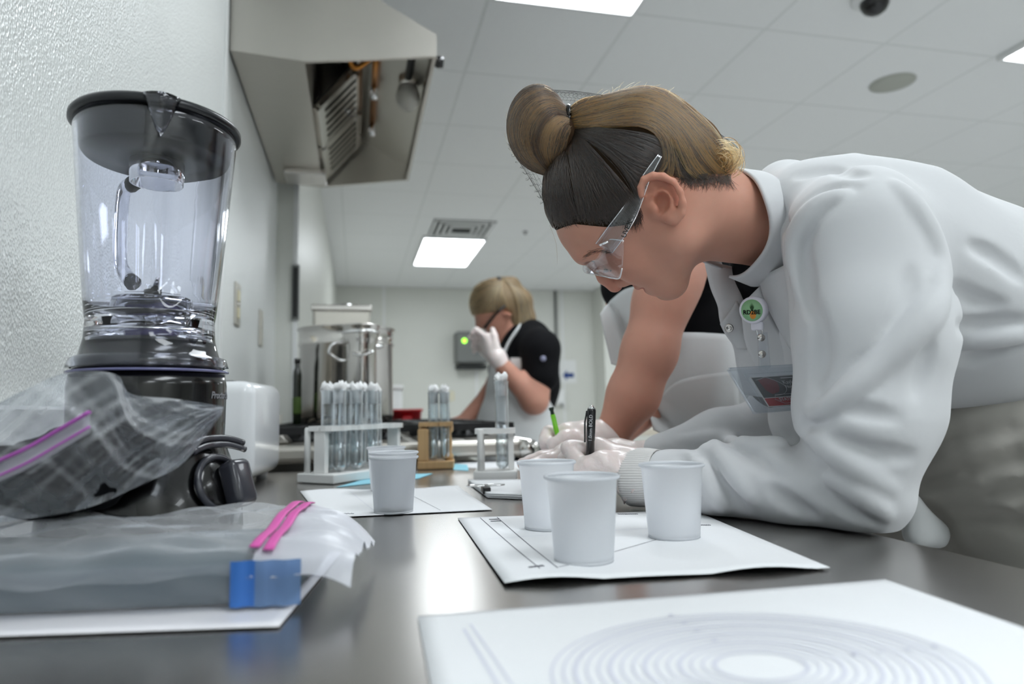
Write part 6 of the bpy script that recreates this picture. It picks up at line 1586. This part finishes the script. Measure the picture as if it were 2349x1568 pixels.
hp3 = np.array([B3(1190, 980)[0] + 0.02, B3(1190, 980)[1], 0.82])
for s_ in (-0.08, 0.08):
    a = hp3 + [0, s_, 0]; b = np.array([a[0], a[1], 0.45]); c = np.array([a[0], a[1], 0.06]); m3.path([a, b, c], [0.085, 0.06, 0.042], 0.03); m3.cone(c + [0, 0, -0.02], c + [-0.14, 0, -0.03], 0.035, 0.028, 0.02)
sh3, el3, wr3 = B3(1240, 800, 0.13), B3(1226, 918, 0.17), B3(1152, 838, 0.19)
m3.path([sh3, el3], [0.062, 0.054], 0.02).path([el3, wr3], [0.050, 0.033], 0.02)
shf, elf, wrf = B3(1175, 800, -0.14), B3(1125, 905, -0.12), B3(1062, 968, -0.05)
m3.path([shf, elf, wrf], [0.05, 0.042, 0.03], 0.02); m3.ball(wrf + RT*-0.03, [0.045, 0.03, 0.02], 0.02)
p3 = clay_obj('person', m3, 0.007, M_skin2, None, smooth=2, colour=simple_tint)
tag(p3, 'blonde woman in black shirt and white apron far back, gloved hand at her face', 'person')
M_blond = mat('dark_blond_hair', (128, 108, 80), rough=0.6, var=0.35, vscale=40, stretch=(1, 1, 0.3), bump=0.25, bscale=120)
h3 = Clay(); h3.ball(hd3 + u3_*0.012 - f3*0.004, [0.103, 0.100, 0.088], 0.02, AX3)
fl = B3(1100, 728); 
def face_cut(P):
    q = P - hd3; f_ = q @ f3; u_ = q @ u3_; return 0.9*f_ - 1.0*(u_ + 0.012) - 0.045*0 - 0.02
h3.func(face_cut, hd3 - 0.15, hd3 + 0.15, 0, 'clip')
h3.path([B3(1150, 648), B3(1172, 655), B3(1195, 690), B3(1205, 730), B3(1195, 752)], [0.022, 0.034, 0.045, 0.040, 0.02], 0.02)
h3.cone(B3(1180, 690, 0.03), B3(1190, 745, 0.04), 0.045, 0.03, 0.02)
hair3 = clay_obj('hair', h3, 0.005, M_blond, p3)
MH_blond = hair_mat('dark_blond_strands', (62, 48, 32), (178, 148, 104))
rg = np.random.default_rng(77); pth = []
for i in range(420):
    t = rg.random(); a = 3.9 - 3.3*t; e = (1142 + 74*math.cos(a), 704 + 66*-math.sin(a)) if t < 0.45 else (1076 + 95*(t - 0.45)/0.55, 752 - 42*(t - 0.45)/0.55)
    s_ = (1146 + 6*rg.random(), 648 + 10*rg.random()); pth.append([s_, (s_[0]*0.6 + e[0]*0.4 - 6, s_[1]*0.6 + e[1]*0.4 - 6), (s_[0]*0.25 + e[0]*0.75 - 4, s_[1]*0.25 + e[1]*0.75), e])
for i in range(260):
    t = rg.random()*30; pth.append([(1152 + t*0.4, 640 + t*0.2), (1172 + t*0.5, 655 + t*0.4), (1186 + t*0.8, 690 + t*0.3), (1190 + t*0.9, 730), (1186 + t*0.6, 756)])
kp, ln = lay(pth, h3, 0.004, 2.0, 61, m=9, snap=0.03, d0=2.4, d1=3.0, mirror=False); hair_curves('blond_strands', ln, rg.random(len(ln)), 0.0011, MH_blond, p3)
g = Geo(); g.tube([B3(1143, 640, 0.03), B3(1150, 652, 0.035), B3(1160, 668, 0.03), B3(1156, 645, -0.01), B3(1143, 640, 0.03)], 0.012, n=8, sm=4); g.build('hair_tie', M_black, p3)
g = Geo(); g.tube([B3(1112, 752, 0.075), B3(1135, 722, 0.088), B3(1160, 700, 0.088)], [0.012, 0.009, 0.006], n=8, flat=0.5); gg = g.build('glasses_arm', M_black, None)
tag(gg, 'black framed glasses arm on the far blonde woman', 'glasses')
s3 = Clay(); s3.path([B3(1208, 792), B3(1208, 880), B3(1190, 960)], [0.112, 0.128, 0.13], 0.04)
s3.cone(sh3, B3(1240, 860, 0.145), 0.074, 0.072, 0.02).cone(shf, B3(1150, 850, -0.13), 0.062, 0.058, 0.02).cone(B3(1195, 770), sh3, 0.06, 0.07, 0.03)
clay_obj('black_shirt', s3, 0.007, M_blk, p3)
def apx(P):
    rel = P - CAM; dep = rel @ FW; return W_PX/2 + F_PX*(rel @ RT)/dep, H_PX/2 - F_PX*(rel @ UP)/dep
a3 = Clay(); a3.path([B3(1196, 800), B3(1200, 880), B3(1180, 985)], [0.118, 0.136, 0.150], 0.04); a3.cone(B3(1180, 985), np.array([B3(1180, 985)[0], B3(1180, 985)[1], 0.6]), 0.150, 0.16, 0.04)
ctr3 = B3(1205, 860)
def bib(P):
    q = P - ctr3; back = q @ unit(bA*0.8 + b1*0.1 + np.array([0, 0, 0.0])); z = P[..., 2]; lim = np.interp(z, [1.0, 1.12, 1.2, 1.32], [0.30, 0.085, -0.06, -0.085]); return back - lim
a3.func(bib, ctr3 - 0.6, ctr3 + 0.5, 0, 'clip'); a3.func(lambda P: P[..., 2] - 1.27, ctr3 - 0.6, ctr3 + 0.6, 0, 'clip')
clay_obj('apron', a3, 0.007, M_apron, p3)
t3 = Clay()
for s_ in (-0.08, 0.08):
    a = hp3 + [0, s_, 0]; b = np.array([a[0], a[1], 0.45]); c = np.array([a[0], a[1], 0.10]); t3.path([a, b, c], [0.10, 0.078, 0.062], 0.03)
t3.ball(hp3 + [0, 0, 0.02], [0.135, 0.15, 0.11], 0.03)
clay_obj('trousers', t3, 0.008, M_blk, p3)
g = Geo(); g.tube([B3(1150, 835, 0.12), B3(1165, 790, 0.12), B3(1190, 752, 0.09), B3(1198, 742, 0.0)], 0.012, n=8, sm=4, flat=0.35); g.build('apron_strap', M_apron, p3)
lathe('sleeve_badge', [(0, 0.003), (0.010, 0.002), (0.011, 0)], mat('pale_emblem', (150, 152, 176)), p3, n=14, c=B3(1246, 822, 0.222), axis=frame_axes(b1))
bd = Geo(); bc3 = B3(1184, 838, 0.135); bd.box(bc3, (0.045, 0.06, 0.003), np.stack([bA, bB, b1], 1)); bb = bd.build('name_tag', M_white, None, smooth=False)
tag(bb, 'small pale name tag on the far blonde woman\'s apron', 'name tag')
K5 = [B3(1118, 775, 0.17), B3(1112, 785, 0.15), B3(1110, 795, 0.13), B3(1112, 805, 0.115)]
F5 = [[k_, k_ + (B3(1092, 757) - B3(1116, 775)), k_ + (B3(1084, 765) - B3(1116, 775)) + bB*0.0] for k_ in K5[:2]] + [[K5[2], B3(1088, 782, 0.13), B3(1084, 795, 0.12)], [K5[3], B3(1092, 795, 0.115), B3(1088, 806, 0.11)]]
def hand_free(name, parent, wrist, kn, fingers, thumb, rp, rf, step, mouth):
    h = Clay()
    for kk in kn: h.cone(wrist, kk, rp*1.0, rp*0.75, 0.02)
    for f in fingers: h.path(f, [rf*1.05, rf, rf*0.85], 0.004)
    h.path(thumb, [rf*1.4, rf*1.1, rf*0.9], 0.008); h.cone(wrist, mouth, rp, rp*1.15, 0.01)
    return clay_obj(name, h, step, M_glove, parent, smooth=2)
hand_free('glove', p3, B3(1142, 822, 0.185), K5, F5, [B3(1138, 795, 0.19), B3(1134, 770, 0.18), B3(1130, 755, 0.17)], 0.028, 0.0115, 0.004, wr3)

# ------------------------------------------------------------------ crumpled zip bag with dark contents on top of the first bag
bagB = empty('crumpled_zip_bag', A3(180, 1170, 0.47), 'crumpled clear zip bag with a purple strip and dark contents, upper left', 'zip bag')
T = catmull([(-60, 955), (60, 892), (160, 853), (265, 858), (300, 903), (400, 914), (514, 932)], 8)
B = catmull([(-60, 1205), (60, 1190), (170, 1172), (240, 1150), (330, 1108), (420, 1062), (508, 950)], 8)
def crump(u, v): return (0.006*math.sin(11*u + 7*v) + 0.005*math.sin(17*u - 9*v + 2) + 0.004*abs(math.sin(13*v + 9*u)) + 0.003*abs(math.sin(29*u - 15*v)) + 0.002*math.sin(41*u + 33*v))
def bag_side(sg):
    def fn(u, v):
        x = u*(len(T) - 1); i = min(int(x), len(T) - 2); f = x - i; a = T[i]*(1 - f) + T[i + 1]*f; b = B[i]*(1 - f) + B[i + 1]*f
        p = a*(1 - v) + b*v; th = 0.055*math.sin(math.pi*min(1, v*0.9 + 0.08))*(1 - u)**0.8
        d = 0.462 + 0.03*u - sg*th*0.75 + crump(u*1.2, v*1.2 + (0 if sg > 0 else 3))*(0.9 if 0.02 < v else 0.4)
        return A3(p[0], p[1], d)
    return fn
place(sheet('bag_film', bag_side(1), 72, 40, M_film), bagB); place(sheet('bag_film', bag_side(-1), 50, 28, M_film), bagB)
fnB = bag_side(1)
ct = Clay(); ct.path([A3(-40, 1110, 0.498), A3(120, 1092, 0.498), A3(260, 1068, 0.498), A3(335, 1050, 0.500)], [0.025, 0.025, 0.018, 0.009], 0.02); ct.cone(A3(40, 1150, 0.495), A3(240, 1118, 0.500), 0.009, 0.012, 0.015); ct.cone(A3(190, 1020, 0.504), A3(300, 1040, 0.504), 0.016, 0.014, 0.02)
ct.func(lambda P: 0.003*np.sin(140*P[..., 0] + 90*P[..., 2])*np.sin(120*P[..., 1] + 100*P[..., 2]), [-0.4, 0.2, 0.85], [0.1, 0.8, 1.2], 0, 'warp')
place(clay_obj('dark_contents', ct, 0.004, M_blk), bagB)
M_purp = mat('purple_zip', (186, 92, 190), rough=0.4, var=0.05)
zp = catmull([(-30, 1068), (60, 1028), (130, 988), (206, 944)], 8)
def zline(off, dz): return [A3(x, y + off, 0.416 + 0.012*i/len(zp) + dz) for i, (x, y) in enumerate(zp)]
place(tube('zip_strip', zline(0, 0), 0.0022, M_purp, None, n=6, flat=0.5), bagB); place(tube('zip_strip', zline(34, 0.001), 0.0008, M_purp, None, n=5), bagB)
place(sheet('zip_band', lambda u, v: A3(*(lambda q: (q[0], q[1] + 6 + 42*v))(zp[min(len(zp) - 1, int(u*(len(zp) - 1)))]), 0.419 + 0.012*u), len(zp) - 1, 4, M_filmc), bagB)
